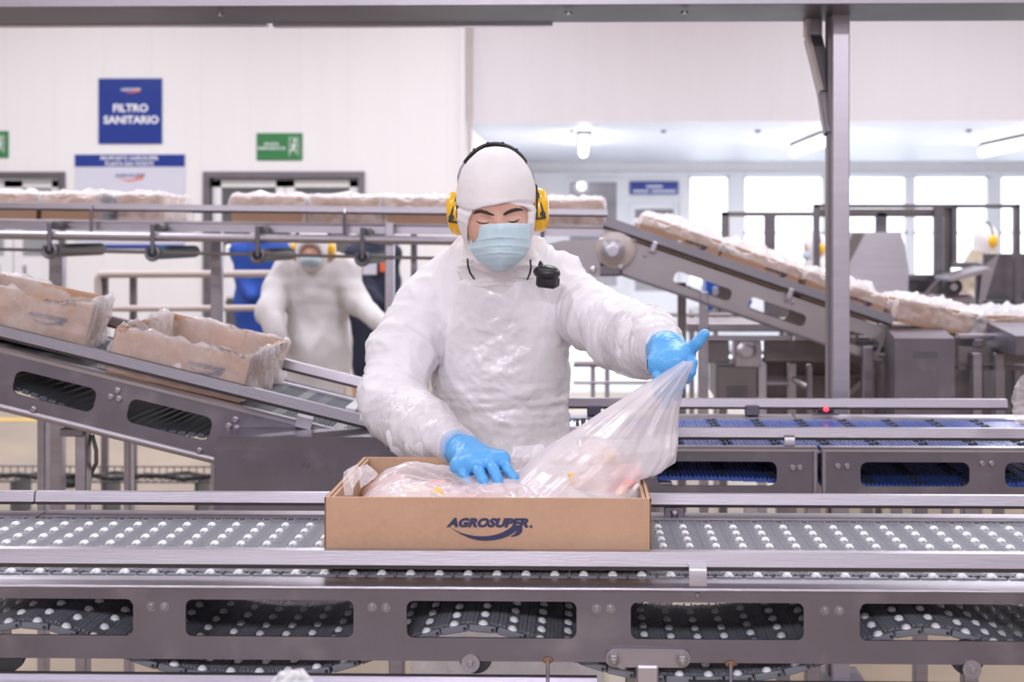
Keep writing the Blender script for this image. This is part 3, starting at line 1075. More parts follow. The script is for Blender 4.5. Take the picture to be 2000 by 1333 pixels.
c = P(1896, 1292, YP + .01); MB().lathe([(.030, 0), (.030, .012)], (c.x - .006, YP + .02, c.z + .006), (0, -1, 0), 24).build('return_wheel', M_RUBBER, fc)
# T-shaped leg bracket
a, b = P(1183, 1303, YP - .004), P(1348, 1268.5, YP - .004)
tb = xz_plate('leg_bracket', [rrect(a.x, a.z, b.x, b.z, .0155, 8)], YP - .004, .006, M_STEEL, fc)
for px in (1198.5, 1332):
    c = P(px, 1288.5 if px < 1300 else 1290, YP - .008)
    m = MB().lathe([(.0135, 0), (.0135, .002)], (c.x, YP - .007, c.z), (0, -1, 0), 20)
    m.lathe([(.0105, .002), (.0105, .009), (.009, .0105)], (c.x, YP - .007, c.z), (0, -1, 0), 6)
    m.lathe([(.0058, .008), (.0058, .014), (.004, .016)], (c.x, YP - .007, c.z), (0, -1, 0), 14)
    m.build('nut', M_BOLT, tb)
c0, c1 = P(1243, 1300, YP - .006), P(1286, 1300, YP - .006)
MB().span((c0.x, YP - .012, 0), (c1.x, YP + .028, c0.z), .003).build('leg', M_STEELL, fc)
MB().span((c0.x, 2.57, 0), (c1.x, 2.61, ZBELT - .1), .003).build('leg', M_STEEL, fc)
MB().span((X0 + .05, YP - .002, 0), (X0 + .09, YP + .038, zp0), .003).build('leg', M_STEEL, fc)
MB().span((X0 + .05, 2.57, 0), (X0 + .09, 2.61, ZBELT - .1), .003).build('leg', M_STEEL, fc)
for (px, y0_, y1_) in ((1070, 1291, 1326), (1427, 1298, 1340)):
    a, b = P(px, y0_, YP - .002), P(px, y1_, YP - .002)
    m = MB().cyl((a.x, YP - .004, a.z + .003), (b.x, YP - .004, b.z - .01), .0034, 12)
    m.mi = 1
    m.ball((a.x, YP - .002, a.z), (.010, .002, .0055), 12, 6)
    m.build('support_rod', [M_STEEL, M_RUST], fc)
# drip tray hung under the frame
for (q0, q1, yt) in ((-60, 1166, 1322), (1346, 2080, 1330)):
    z = PZ(yt + 10.5, YP - .02)
    m = MB().prism([(YP - .05, z - .002), (YP - .05, z - .03), (YP + .0, z - .03), (YP + .0, z + .002), (YP - .005, z + .002), (YP - .005, z - .006), (YP - .045, z - .006), (YP - .045, z - .002)], PX(q0, YP), PX(q1, YP))
    m.build('drip_tray', M_STEELL, fc)
    MB().prism([(YP - .004, z - .002), (YP - .004, z + .0045), (YP + .002, z + .0045), (YP + .002, z - .002)], PX(q0, YP), PX(q1, YP)).build('tray_seal', M_RUBBER, fc)
# belt: cross modules, each with its rollers
me_mod = roller_module()
mes_r = {a: roller_mesh(R(a)) for a in (90,)}
me_r = roller_mesh(R(90))
NR = 0
vis = lambda x, y: -30 < (x - 0) * FPX / y + 1130 < 2040
n_mod = int((X1 - X0) / PITCH)
bx0 = PX(2.3 * 0 + 1302 - 56 * 30, 2.172)
first = PX(1309 - 0, 2.172)                       # a roller column right of the carton
k0 = int((X0 - first) / PITCH) + 1
rest = MB()
for k in range(k0, k0 + n_mod):
    x = first + k * PITCH
    o = bpy.data.objects.new('belt_module', me_mod)
    col.objects.link(o)
    o.parent = fc
    o.location = Vector((x, YB, ZBELT)) - fc.location
    for j in range(8):
        yj = 2.1605 + .0499 * j
        under = -.452 < x < .118 and 2.175 < yj < 2.545
        if under: continue
        if not vis(x, yj):
            rest.ball((x, yj, ZBELT - .005), (.0097, .0088, .0100), 10, 6)
            continue
        r = bpy.data.objects.new('roller', me_r)
        col.objects.link(r)
        r.parent = o
        r.location = (0, yj - YB, -.0050)
        NR += 1
o = rest.build('roller', M_ROLL, fc)
o['kind'] = 'stuff'
# return strand: hanging belt, waves below the frame
mo = MB()
span_ = X1 - X0
xx = X0 + .03


def zret(x):
    px = 1130 + x * FPX / 2.15
    ph = 2 * math.pi * (px - 925) / 880.0
    return .742 + .046 * math.cos(ph) + .008 * math.cos(2 * ph)


ret_r = MB()
while xx < X1 - .03:
    z_a, z_b = zret(xx), zret(xx + PITCH)
    ang_ = math.atan2(z_b - z_a, PITCH)
    o = bpy.data.objects.new('return_belt_module', me_mod)
    col.objects.link(o)
    o.parent = fc
    cx, cz = xx + PITCH / 2, (z_a + z_b) / 2
    o.location = Vector((cx, YB - .01, cz)) - fc.location
    o.rotation_euler = (0, -ang_, 0)
    for j in range(8):
        yj = YB - .004 + .0499 * j
        ret_r.ball((cx, yj, cz - .0045), (.0100, .0098, .0105), 10, 6)
    # side link with its hinge pin, seen on the hanging waves
    xx += PITCH * math.cos(ang_)
o = ret_r.build('return_roller', M_ROLL, fc)
o['kind'] = 'stuff'


# ---------- BLUE BELT CONVEYOR -----------------------------------------------------
def blue_module(p, w, studs):
    m = MB()
    m.mi = 0
    m.box((0, w / 2, -.006), (p * .98, w, .010), None, .0012)
    m.mi = 1
    for q in (-.33, 0, .33): m.box((q * p, w / 2, 0), (p * .10, w - .01, .003))
    if studs:
        m.mi = 2
        for k in range(int(w / .05)):
            for q in (-.25, .25):
                m.ball((q * p + .002, .03 + k * .05 + (.0 if q < 0 else .012), .0015), (.0075, .011, .0045), 8, 5)
    me = bpy.data.meshes.new('belt_module')
    me.from_pydata(m.v, [], m.f)
    for q in (M_BLUE, M_BLUEL, M_RUBBER): me.materials.append(q)
    me.polygons.foreach_set('material_index', m.m)
    me.update()
    return me


YQ = 3.25
ZQ = PZ(873, YQ)
bc = thing('belt_conveyor', 'steel conveyor with bright blue belt behind the worker, right side', 'conveyor', (.6, YQ, .75))
bx0_, bxm, bx1_ = PX(1040, YQ), PX(1601, YQ), PX(2090, YQ)
h0_, h1_ = PZ(985, YQ), PZ(880, YQ)
z0_, z1_ = PZ(947, YQ), PZ(900, YQ)
for (a, b, ss) in ((bx0_, bxm - .006, [(PX(1283, YQ), PX(1517, YQ))]), (bxm + .004, bx1_, [(PX(1680, YQ), PX(1893, YQ)), (PX(1962, YQ), PX(2060, YQ))])):
    xz_plate('side_plate', [[(a, h0_), (b, h0_), (b, h1_), (a, h1_)]] + [rrect(u, z0_, v, z1_, .02, 5) for u, v in ss], YQ, .006, M_STEELM, bc)
    MB().prism([(YQ - .006, h1_), (YQ - .007, h1_ + .006), (YQ, h1_ + .011), (YQ + .03, h1_ + .011), (YQ + .03, h1_ + .006), (YQ, h1_)], a, b).build('top_lip', M_STEELL, bc, ang=25)
m = MB().span((bxm - .018, YQ - .01, h0_), (bxm - .010, YQ + .002, h1_ + .003)).span((bxm + .006, YQ - .01, h0_), (bxm + .014, YQ + .002, h1_ + .003))
m.build('joint_flange', M_STEEL, bc)
for (bx, by) in ((1548, 914), (1562, 914), (1636, 911), (1654, 911), (1918, 906), (1936, 906)):
    c = P(bx, by, YQ)
    MB().lathe([(.009, 0), (.009, .003), (.006, .006)], (c.x, YQ - .003, c.z), (0, -1, 0), 12).build('bolt', M_STEEL, bc)
YQ2 = YQ + .50
MB().prism([(YQ2 - .03, ZQ + .004), (YQ2 + .03, ZQ + .010), (YQ2 + .03, ZQ - .11), (YQ2 + .025, ZQ - .11), (YQ2 + .025, ZQ), (YQ2 - .03, ZQ - .002)], bx0_, PX(1549, YQ2)).build('rear_plate', M_STEELL, bc, ang=25)
MB().prism([(YQ2 - .03, ZQ + .004), (YQ2 + .03, ZQ + .010), (YQ2 + .03, ZQ - .11), (YQ2 + .025, ZQ - .11), (YQ2 + .025, ZQ), (YQ2 - .03, ZQ - .002)], PX(1556, YQ2), bx1_ + .3).build('rear_plate', M_STEELL, bc, ang=25)
zq = (PZ(835, YQ) + PZ(858, YQ)) / 2
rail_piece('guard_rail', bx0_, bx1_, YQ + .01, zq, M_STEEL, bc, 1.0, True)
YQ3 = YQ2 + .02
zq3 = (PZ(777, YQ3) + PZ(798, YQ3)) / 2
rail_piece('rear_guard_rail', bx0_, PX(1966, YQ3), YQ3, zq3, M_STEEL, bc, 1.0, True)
bracket(1541, 848, 873, YQ, 20, bc)
for px in (1468, 1160):
    c = P(px, 803, YQ3)
    MB().span((c.x - .022, YQ3 - .02, c.z - .012), (c.x + .022, YQ3 + .01, c.z + .02), .003).build('rail_clamp', M_STEELD, bc)
pm_ = .0338
mA, mB_ = blue_module(pm_, .45, False), blue_module(pm_, .45, True)
x = PX(1090, YQ2)
k = 0
while x < bx1_ + .05:
    o = bpy.data.objects.new('belt_module', mB_ if k % 4 == 2 else mA)
    col.objects.link(o); o.parent = bc
    o.location = Vector((x, YQ + .025, ZQ)) - bc.location
    x += pm_; k += 1
x = PX(1270, YQ)
k = 0
while x < bx1_ + .05:                                           # return strand seen through the slots
    o = bpy.data.objects.new('return_belt_module', mB_ if k % 4 == 2 else mA)
    col.objects.link(o); o.parent = bc
    zz = ZQ - .095 + .012 * math.sin(x * 5)
    o.location = Vector((x, YQ + .02, zz)) - bc.location
    x += pm_; k += 1
for px in (1300, 1590, 1900):
    x = PX(px, YQ)
    for yq in (YQ + .01, YQ2 - .02): MB().span((x - .02, yq, 0), (x + .02, yq + .04, ZQ - .1), .003).build('leg', M_STEEL, bc)
c = P(1477, 996, 3.0)
m = MB().span((PX(1453, 3.2), 3.18, .55), (PX(1478, 3.2), 3.22, PZ(985, 3.2)), .002); m.build('hanger', M_STEELL, bc)
# photo sensor with its red light on the far rail
c = P(1612, 799, YQ3 - .02)
t = thing('photo_sensor', 'small black sensor with red light clipped to the far rail of blue conveyor', 'sensor', tuple(c))
MB().box((c.x, c.y, c.z - .006), (.05, .02, .014), None, .003).build('sensor_body', M_BLACK, t)
MB().box((c.x, c.y, c.z - .016), (.085, .016, .006), None, .002).build('mount', M_STEELD, t)
MB().ball((c.x, c.y - .011, c.z), (.009, .006, .007), 12, 8).build('led', M_RED, t)


# ---------- generic side-framed conveyor for the raised lines behind ----------------
def line_conveyor(name, label, x0, z0, Y, L, W, ang, ph, slots=(), slot_z=(0, 0), rail_h=.06, belt='plain', lip=True, mat=M_STEELM, railmat=M_STEEL, drop=0.0, bolts=(), tube=False, group=None):
    root = thing(name, label, 'conveyor', (x0, Y, z0), (0, ang, 0), group)
    lp = [[(0, -ph - drop), (L, -ph - drop), (L, -drop), (0, -drop)]] + [rrect(a, slot_z[0], b, slot_z[1], .022, 5) for a, b in slots]
    xz_plate('side_plate', lp, 0, .006, mat, root, world=False)
    if lip: MB().prism([(-.008, -drop - .004), (-.010, -drop + .005), (0, -drop + .010), (.03, -drop + .008), (.03, -drop + .002), (0, -drop - .004)], 0, L).build('top_lip', M_STEELL, root, False, ang=25)
    if tube: MB().tube([(0, .006, -ph - drop + .002), (L, .006, -ph - drop + .002)], .013, 12).build('lower_tube', M_STEEL, root, False)
    me_p = [[(0, -ph - drop), (L, -ph - drop), (L, -drop + .006), (0, -drop + .006)]] + [rrect(a, slot_z[0], b, slot_z[1], .022, 5) for a, b in slots]
    xz_plate('rear_plate', me_p, W, .006, mat, root, world=False)
    MB().prism([(W - .05, .0), (W + .01, .004), (W + .01, -.006), (W - .05, -.006)], 0, L).build('rear_lip', M_STEELL, root, False, ang=25)
    if rail_h:
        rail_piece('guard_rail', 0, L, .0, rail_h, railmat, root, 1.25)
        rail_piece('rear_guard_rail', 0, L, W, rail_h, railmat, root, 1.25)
    for (bx, bz) in bolts:
        MB().lathe([(.010, 0), (.010, .003), (.006, .006)], (bx, -.003, bz), (0, -1, 0), 12).build('bolt', M_STEEL, root, False)
    return root


def slope_xz(root, x, z):
    a = root.rotation_euler[1]
    return Vector((root.location.x + x * math.cos(a) + z * math.sin(a), 0, root.location.z - x * math.sin(a) + z * math.cos(a)))


# LEFT INCLINE: falls to the right into the grey housing
YI = 3.30
pA, pB = P(-120, 655, YI), P(620, 838, YI)
angI = math.atan2(pA.z - pB.z, pB.x - pA.x)
LI = (pB - pA).length + .05
zoff = .006
ci = math.cos(angI)
def il(px):                                                      # pixel x on the plate -> local x
    return (PX(px, YI) - pA.x) / ci
inc = line_conveyor('incline_conveyor', 'steel incline conveyor with grey slatted belt sloping down to grey housing, left', pA.x, pA.z, YI, LI, .58, angI, .155,
                    [(il(30) + .015, il(178) + .03), (il(256) + .01, il(404) + .03), (il(487) + .01, il(640))], (-.108, -.040), rail_h=.0, tube=True,
                    bolts=[(il(212) + .02, -.052), (il(228) + .02, -.052), (il(222) + .02, -.030), (il(442) + .02, -.052), (il(458) + .02, -.052), (il(452) + .02, -.030), (il(62) + .04, -.138), (il(386) + .04, -.138)])
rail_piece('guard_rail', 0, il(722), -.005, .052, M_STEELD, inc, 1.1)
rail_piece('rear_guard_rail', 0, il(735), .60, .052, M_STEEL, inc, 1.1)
xb = il(595)
MB().prism([(.02, .030), (-.014, .034), (-.020, .026), (-.020, -.004), (-.012, -.010), (.01, -.012), (.01, -.009), (-.010, -.007), (-.016, -.002), (-.016, .024), (-.012, .030), (.02, .026)], xb - .022, xb + .022).build('rail_bracket', M_STEELL, inc, False, ang=30)
for (px, w) in ((300, .1), (700, .1)):
    MB().span((il(px), .58, -.02), (il(px) + .05, .64, .06), .004).build('rail_clamp', M_STEELD, inc, False)


def slat_mesh(p, w, mat, n=4):
    m = MB()
    m.box((0, w / 2, -.008), (p * .97, w, .010))
    for k in range(n): m.box(((k + .5) / n * p - p / 2, w / 2, -.001), (p / n * .45, w - .004, .006))
    me = bpy.data.meshes.new('belt_slat')
    me.from_pydata(m.v, [], m.f)
    me.materials.append(mat)
    return me


sp_ = .030
sl = [slat_mesh(sp_, .50, q) for q in (M_SLATD, M_BELTL, M_SLATL)]
slw = slat_mesh(sp_, .12, M_SLATW)
slw2 = slat_mesh(sp_, .26, M_SLATW)
x = sp_
k = 0
rs_ = random.Random(5)
while x < il(730):
    px_here = 1130 + (pA.x + x * ci) * FPX / 3.5
    q = 0
    if k % 5 == 3: q = 1
    if k % 9 == 4: q = 2
    o = bpy.data.objects.new('belt_slat', sl[q])
    col.objects.link(o); o.parent = inc
    o.location = (x, .035, .0)
    if px_here > 600 and k % 5 in (1, 2):
        w_ = bpy.data.objects.new('belt_slat', slw if k % 2 else slw2)
        col.objects.link(w_); w_.parent = inc
        w_.location = (x, .035 if k % 3 else .38, .002)
    x += sp_; k += 1
rb = MB()
x = .1
while x < LI - .1:
    rb.box((x, .28, -.115 + .016 * math.sin(x * 9)), (.022, .5, .012), (0, -.15 * math.cos(x * 9), 0), .002)
    x += .027
o = rb.build('return_belt', [M_SLATD], inc, False)
o['kind'] = 'stuff'
# legs and cable under the incline
for (px, pyt, w) in ((66, 815, 16), (151, 832, 22), (236, 858, 13)):
    x = PX(px, YI + (.0 if w > 20 else .45)); yl = YI + (.02 if w > 20 else .50)
    hw = PX(px + w / 2, yl) - PX(px, yl)
    MB().span((x - hw, yl, 0), (x + hw, yl + .04, slope_xz(inc, (x - pA.x) / ci, -.14).z), .003).build('leg', M_STEEL, inc)
MB().span((PX(113, YI), YI + .01, PZ(858, YI)), (PX(160, YI), YI + .05, PZ(842, YI)), .003).build('leg_mount', M_STEELD, inc)
pts = [P(180, 850, YI + .06), P(188, 880, YI + .06), P(188, 905, YI + .06), P(178, 925, YI + .08), P(163, 935, YI + .06)]
tagit(MB().tube(pts, .006, 8).build('cable', M_CABLE), 'grey cable hanging in a loop beside a leg of left incline conveyor', 'cable')

# GREY HOUSING at the foot of the incline
ha, hb = P(418, 1010, YI - .14), P(830, 880, YI - .14)
hy = YI - .14
hz1 = PZ(880, hy); hz2 = PZ(855, hy + .0)
t = thing('drive_housing', 'low grey steel housing behind the carton at foot of the left incline', 'machine housing', ((ha.x + hb.x) / 2, hy, .5))
hx0, hx1 = ha.x, hb.x
zt_ = PZ(836, hy + .12)
m = MB().prism([(hy, .50), (hy, hz1), (hy + .034, hz1 + .028), (hy + .13, hz1 + .034), (hy + .13, .50)], hx0, hx1)
m.build('cover', M_STEELM, t, ang=20)
MB().span((hx0 + .06, hy + .02, 0), (hx0 + .10, hy + .06, .5), .003).build('leg', M_STEEL, t)
MB().span((hx1 - .10, hy + .02, 0), (hx1 - .06, hy + .06, .5), .003).build('leg', M_STEEL, t)
c = P(598, 911, hy - .001)
m = MB()
for (dx, dz, l) in ((-.010, 0, .012), (-.004, .004, .014), (.003, -.002, .012), (.009, .003, .012)): m.box((c.x + dx, hy - .0008, c.z + dz), (.003, .001, l), (0, .3, 0))
m.build('scuff_mark', M_CABLE, t)

# ---------- UPPER LEVEL LINE, left part --------------------------------------------
YU = 5.40
uA, uB = P(-160, 430, YU), P(1186, 446, YU)
angU = math.atan2(uA.z - uB.z, uB.x - uA.x)
LU = (uB - uA).length
up = line_conveyor('upper_conveyor', 'raised steel conveyor line carrying bagged cartons behind the worker', uA.x, uA.z, YU, LU, .46, angU, .038, rail_h=0, mat=M_STEELL)
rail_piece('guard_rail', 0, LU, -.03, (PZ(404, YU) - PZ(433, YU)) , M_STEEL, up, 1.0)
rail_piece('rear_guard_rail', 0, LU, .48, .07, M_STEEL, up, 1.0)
MB().box((LU / 2, .23, -.004), (LU, .40, .010)).build('belt', M_BELT, up, False)
def ul(px): return (PX(px, YU) - uA.x)
for px in (187, 677, 1060):
    MB().tube([(ul(px), -.05, -.07), (ul(px), -.05, .055), (ul(px), -.035, .07)], .008, 8).build('rail_post', M_STEELD, up, False)
# lower carrying rail with return rollers on hooks
zc = lambda px, py: PZ(py, YU - .1, px)
a, b = P(-160, 457, YU - .1), P(905, 471, YU - .1)
MB().tube([a, b], .020, 14).build('support_tube', M_STEEL, up)
a, b = P(-160, 484, YU - .1), P(905, 506, YU - .1)
MB().tube([a, b], .0075, 8).build('tie_rod', M_STEELW, up)
for n, px in enumerate((97, 298, 503, 708)):
    py = 490 + n * 5
    c = P(px, py, YU - .12)
    t0 = P(px, 436 + n * 3, YU - .12)
    m = MB().tube([t0, (t0.x, t0.y, c.z + .05), c], .011, 8)
    pts = [(c.x + .030 * math.cos(q), c.y, c.z + .030 * math.sin(q)) for q in [R(200 - 22 * z) * -1 for z in range(0, 10)]]
    m.tube([(c.x + .028 * math.cos(R(q)), c.y, c.z + .028 * math.sin(R(q))) for q in range(130, 420, 24)], .010, 8)
    hk = m.build('roller_hook', M_STEELD, up)
    MB().cyl((c.x, c.y + .02, c.z), (c.x + .02, c.y + .52, c.z + .0), .030, 16, .004).build('return_roller', M_TEALR if n in (1, 3) else M_CABLE, up)
    MB().cyl((c.x + .01, c.y + .03, c.z + .115), (c.x + .02, c.y + .50, c.z + .115), .020, 12, .003).build('carry_roller', M_CABLE, up)
for (px, y0p, w) in ((108, 500, 26), (421, 470, 20), (760, 455, 16), (808, 470, 12)):
    c = P(px, y0p, YU + (.5 if px != 760 else -.08))
    Y_ = c.y
    hw = abs(PX(px + w / 2, Y_) - PX(px, Y_))
    MB().span((c.x - hw, Y_, 0), (c.x + hw, Y_ + .05, PZ(y0p - 20, Y_, px)), .003).build('leg', M_STEELL if px in (760,) else M_STEEL, up)

# ---------- UPPER LEVEL LINE, falling part ------------------------------------------
dA, dB = P(1196, 455, YU), P(1735, 640, YU)
angD = math.atan2(dA.z - dB.z, dB.x - dA.x)
LD = (dB - dA).length
cd_ = math.cos(angD)
def dl_(px): return (PX(px, YU) - dA.x) / cd_
dc = line_conveyor('decline_conveyor', 'steel conveyor ramp falling to the right behind the post, carrying bagged cartons', dA.x, dA.z, YU, LD, .46, angD, .152,
                   [(dl_(1316) + .035, dl_(1425) + .04), (dl_(1462) + .035, dl_(1570) + .04), (dl_(1655) + .03, dl_(1717) + .03)], (-.125, -.068), rail_h=.0, lip=False, drop=.008, mat=M_STEELF,
                   bolts=[(dl_(1258) + .02, -.05), (dl_(1540), -.035), (dl_(1552), -.035)])
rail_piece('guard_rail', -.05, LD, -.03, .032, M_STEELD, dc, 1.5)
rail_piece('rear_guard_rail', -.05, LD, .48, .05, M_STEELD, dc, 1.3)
MB().box((LD / 2, .23, -.010), (LD - .02, .40, .010)).build('belt', M_BELT, dc, False)
MB().box((LD / 2, .0, -.165), (LD, .035, .012), None, .003).build('lower_flange', M_STEELD, dc, False)
for px in (1276, 1540): MB().box((dl_(px), -.03, .0), (.025, .04, .05), None, .004).build('rail_bracket', M_STEELL, dc, False)
for (px, pyt, mt) in ((1347, 560, M_STEELW), (1375, 570, M_STEEL)):
    x = PX(px, YU)
    MB().span((x - .020, YU - .01 + (.4 if px == 1347 else 0), 0), (x + .020, YU + .03 + (.4 if px == 1347 else 0), PZ(pyt, YU, px)), .003).build('leg', mt, dc)
x = PX(1690, YU); MB().span((x - .022, YU - .06, 0), (x + .022, YU - .02, PZ(675, YU, 1690)), .003).build('leg', M_STEEL, dc)
# head drive between the two parts
t = thing('drive_unit', 'steel drive unit with round bearing cap joining upper conveyor and ramp', 'machine part', tuple(P(1150, 520, YU)))
Yd = YU - .03
a, b = P(1042, 540, Yd), P(1172, 470, Yd)
sa = [rrect(P(q - 2.5, 1, Yd).x, PZ(511, Yd), P(q + 2.5, 1, Yd).x, PZ(497, Yd), .004, 3) for q in (1121, 1138)]
xz_plate('side_plate', [[(a.x, a.z), (b.x, a.z), (b.x, b.z), (P(1100, 1, Yd).x, b.z), (a.x, b.z - .03)]] + sa, Yd, .008, M_STEELF, t)
c = P(1198, 490, Yd - .02)
MB().lathe([(.085, 0), (.088, .01), (.088, .04), (.07, .05)], (c.x + .01, Yd + .03, c.z + .008), (0, -1, 0), 28).build('bearing_flange', M_PIPE, t)
MB().lathe([(.052, 0), (.056, .01), (.056, .04), (.03, .055), (.02, .055)], (c.x - .004, Yd - .02, c.z), (0, -1, 0), 26).build('bearing_cap', M_STEELL, t)
for (px, py) in ((1177, 470), (1228, 470), (1158, 528), (1212, 520)):
    q = P(px, py, Yd - .02)
    MB().lathe([(.016, 0), (.016, .012), (.01, .018)], (q.x, Yd, q.z), (0, -1, 0), 12).build('bolt', M_STEELL, t)
MB().span((P(1165, 1, Yd).x, Yd, PZ(540, Yd)), (P(1215, 1, Yd).x, Yd + .05, PZ(515, Yd)), .01).build('mount', M_STEELD, t)

# ---------- LOWER FAR LINE, right -----------------------------------------------------
YN = 5.30
t = thing('far_conveyor', 'level steel conveyor at far right carrying bagged cartons', 'conveyor', tuple(P(1930, 660, YN)))
a, b = P(1872, 668, YN), P(2120, 652, YN)
MB().span((a.x, YN, PZ(661, YN)), (b.x, YN + .04, PZ(651, YN)), .004).build('top_rail', M_STEELL, t)
MB().span((a.x, YN + .04, PZ(661, YN)), (b.x, YN + .50, PZ(657, YN))).build('belt', M_BELT, t)
MB().span((a.x, YN, PZ(708, YN)), (b.x, YN + .01, PZ(676, YN)), .002).build('side_plate', M_STEELW, t)
MB().span((a.x, YN + .01, PZ(722, YN)), (b.x, YN + .05, PZ(712, YN)), .003).build('lower_beam', M_STEELD, t)
for px in (1902, 1945, 2040): MB().span((PX(px, YN) - .022, YN - .05, 0), (PX(px, YN) + .022, YN - .01, PZ(686, YN)), .004).build('leg', M_STEEL, t)
for px in (1910, ): MB().span((PX(px, YN) - .02, YN - .02, PZ(676, YN)), (PX(px, YN) + .02, YN + .02, PZ(661, YN)), .003).build('bracket', M_STEELD, t)
# grey housing with vent lines
Yh = 5.0
a, b = P(1748, 660, Yh), P(1865, 660, Yh)
t = thing('gear_housing', 'tall grey steel housing with vent slits right of the steel post', 'machine housing', ((a.x + b.x) / 2, Yh, .55))
m = MB()
zt_ = PZ(660, Yh); zk = PZ(637, Yh + .42)
m.add([(a.x, Yh, .35), (b.x, Yh, .35), (b.x, Yh, zt_), (a.x, Yh, zt_), (PX(1729, Yh + .40), Yh + .42, .35), (PX(1838, Yh + .42), Yh + .42, .35), (PX(1838, Yh + .42), Yh + .42, zk), (PX(1729, Yh + .42), Yh + .42, zk)],
      [(0, 1, 2, 3), (5, 4, 7, 6), (3, 2, 6, 7), (0, 3, 7, 4), (1, 5, 6, 2), (0, 4, 5, 1)])
m.build('cover', M_STEELM, t, smooth=False)
for k in range(3):
    MB().span((PX(1783, Yh), Yh - .003, PZ(687 + k * 4, Yh) - .004), (PX(1832, Yh), Yh, PZ(687 + k * 4, Yh)), 0).build('vent_slit', M_CABLE, t)
for px in (1756, 1856): MB().span((PX(px, Yh) - .02, Yh + .02, 0), (PX(px, Yh) + .02, Yh + .06, .36), .003).build('leg', M_STEEL, t)
a, b = P(1990, 690, Yh), P(2080, 690, Yh)
t = thing('gear_housing', 'grey steel housing cut by the right edge above the plastic wrapped arm', 'machine housing', ((a.x + b.x) / 2, Yh, .8))
MB().prism([(Yh, PZ(692, Yh)), (Yh, PZ(655, Yh)), (Yh + .35, PZ(655, Yh) + .03), (Yh + .35, PZ(692, Yh))], PX(1984, Yh), b.x).build('cover', M_STEELM, t)
MB().span((PX(2010, Yh), Yh + .02, 0), (PX(2020, Yh), Yh + .06, PZ(690, Yh)), .003).build('leg', M_STEEL, t)

# ---------- POST, OVERHEAD CHANNEL, BRACE ---------------------------------------------
YO = 4.0
a, b = PX(1617, YO), PX(1656, YO)
t = thing('steel_post', 'tall square steel post right of the worker, rising to the overhead channel', 'post', ((a + b) / 2, YO, 0))
MB().span((a + .008, YO - .03, 0), (b, YO + .04, PZ(-30, YO)), .004).build('tube', M_STEELL, t)
MB().span((a, YO + .0, 0), (a + .010, YO + .045, PZ(-30, YO)), .002).build('edge_strip', M_STEELW, t)
MB().box(((a + b) / 2, YO, .01), (.16, .16, .02), None, .004).build('foot_plate', M_STEEL, t)
Y1, Y2 = 3.75, 4.12
zb_ = PZ(11, Y1)
t = thing('overhead_channel', 'wide steel channel running overhead along the top of the photo', 'beam', (0, Y1, zb_))
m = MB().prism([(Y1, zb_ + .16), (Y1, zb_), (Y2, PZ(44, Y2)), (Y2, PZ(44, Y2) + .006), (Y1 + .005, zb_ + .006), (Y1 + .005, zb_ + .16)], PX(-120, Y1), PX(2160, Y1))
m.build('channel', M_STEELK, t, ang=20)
MB().span((PX(-120, Y1), Y1 - .006, zb_), (PX(2160, Y1), Y1, zb_ + .16), .002).build('front_face', M_STEEL, t)
for (q0, q1, dz) in ((-100, 520, .0), (530, 1080, -.004), (1490, 2150, .016)):
    MB().span((PX(q0, Y2), Y2 + .01, PZ(47, Y2) + dz - .0), (PX(q1, Y2), Y2 + .05, PZ(36, Y2) + dz), .003).build('rear_lip', M_STEELL, t)
for px in (420, 1110, 1340): MB().lathe([(.012, 0), (.012, .01)], (PX(px, Y1), Y1 + .06, zb_ - .008), (0, 0, -1), 10).build('bolt', M_BOLT, t)
t = thing('brace', 'bent steel brace reaching from overhead channel down to the post', 'brace', tuple(P(1590, 60, YO + .1)))
pts = [P(1587, 20, YO + .10), P(1587, 72, YO + .10), P(1614, 182, YO + .05), P(1626, 262, YO + .02)]
for i in range(3): MB().bar(pts[i], pts[i + 1], .055, .062 if i == 0 else .05, .003, (0, 1, 0)).build('arm', M_STEEL if i == 0 else M_STEELD, t)
q = PX(1574, YO) - PX(1587, YO)
for i in range(2): MB().bar(pts[i] + Vector((q, -.02, 0)), pts[i + 1] + Vector((q, -.02, 0)), .05, .012, .002, (1, 0, 0)).build('edge_strip', M_PIPE, t)

# ---------- RAILING behind the left incline --------------------------------------------
YG = 6.6
t = thing('railing', 'grey steel tube railing behind the left incline, passing behind second worker', 'railing', tuple(P(350, 600, YG)))
a, b = P(192, 537, YG), P(545, 535, YG)
MB().tube([P(193, 612, YG), P(191, 545, YG), P(195, 537, YG), P(206, 536, YG), b], .021, 12).build('top_rail', M_PIPE, t)
MB().tube([P(197, 603, YG), P(545, 602, YG)], .018, 12).build('middle_rail', M_PIPE, t)
for px in (200, 256, 422): MB().span((PX(px, YG) - .018, YG + .02, 0), (PX(px, YG) + .018, YG + .05, PZ(540, YG)), .003).build('post', M_STEELW, t)
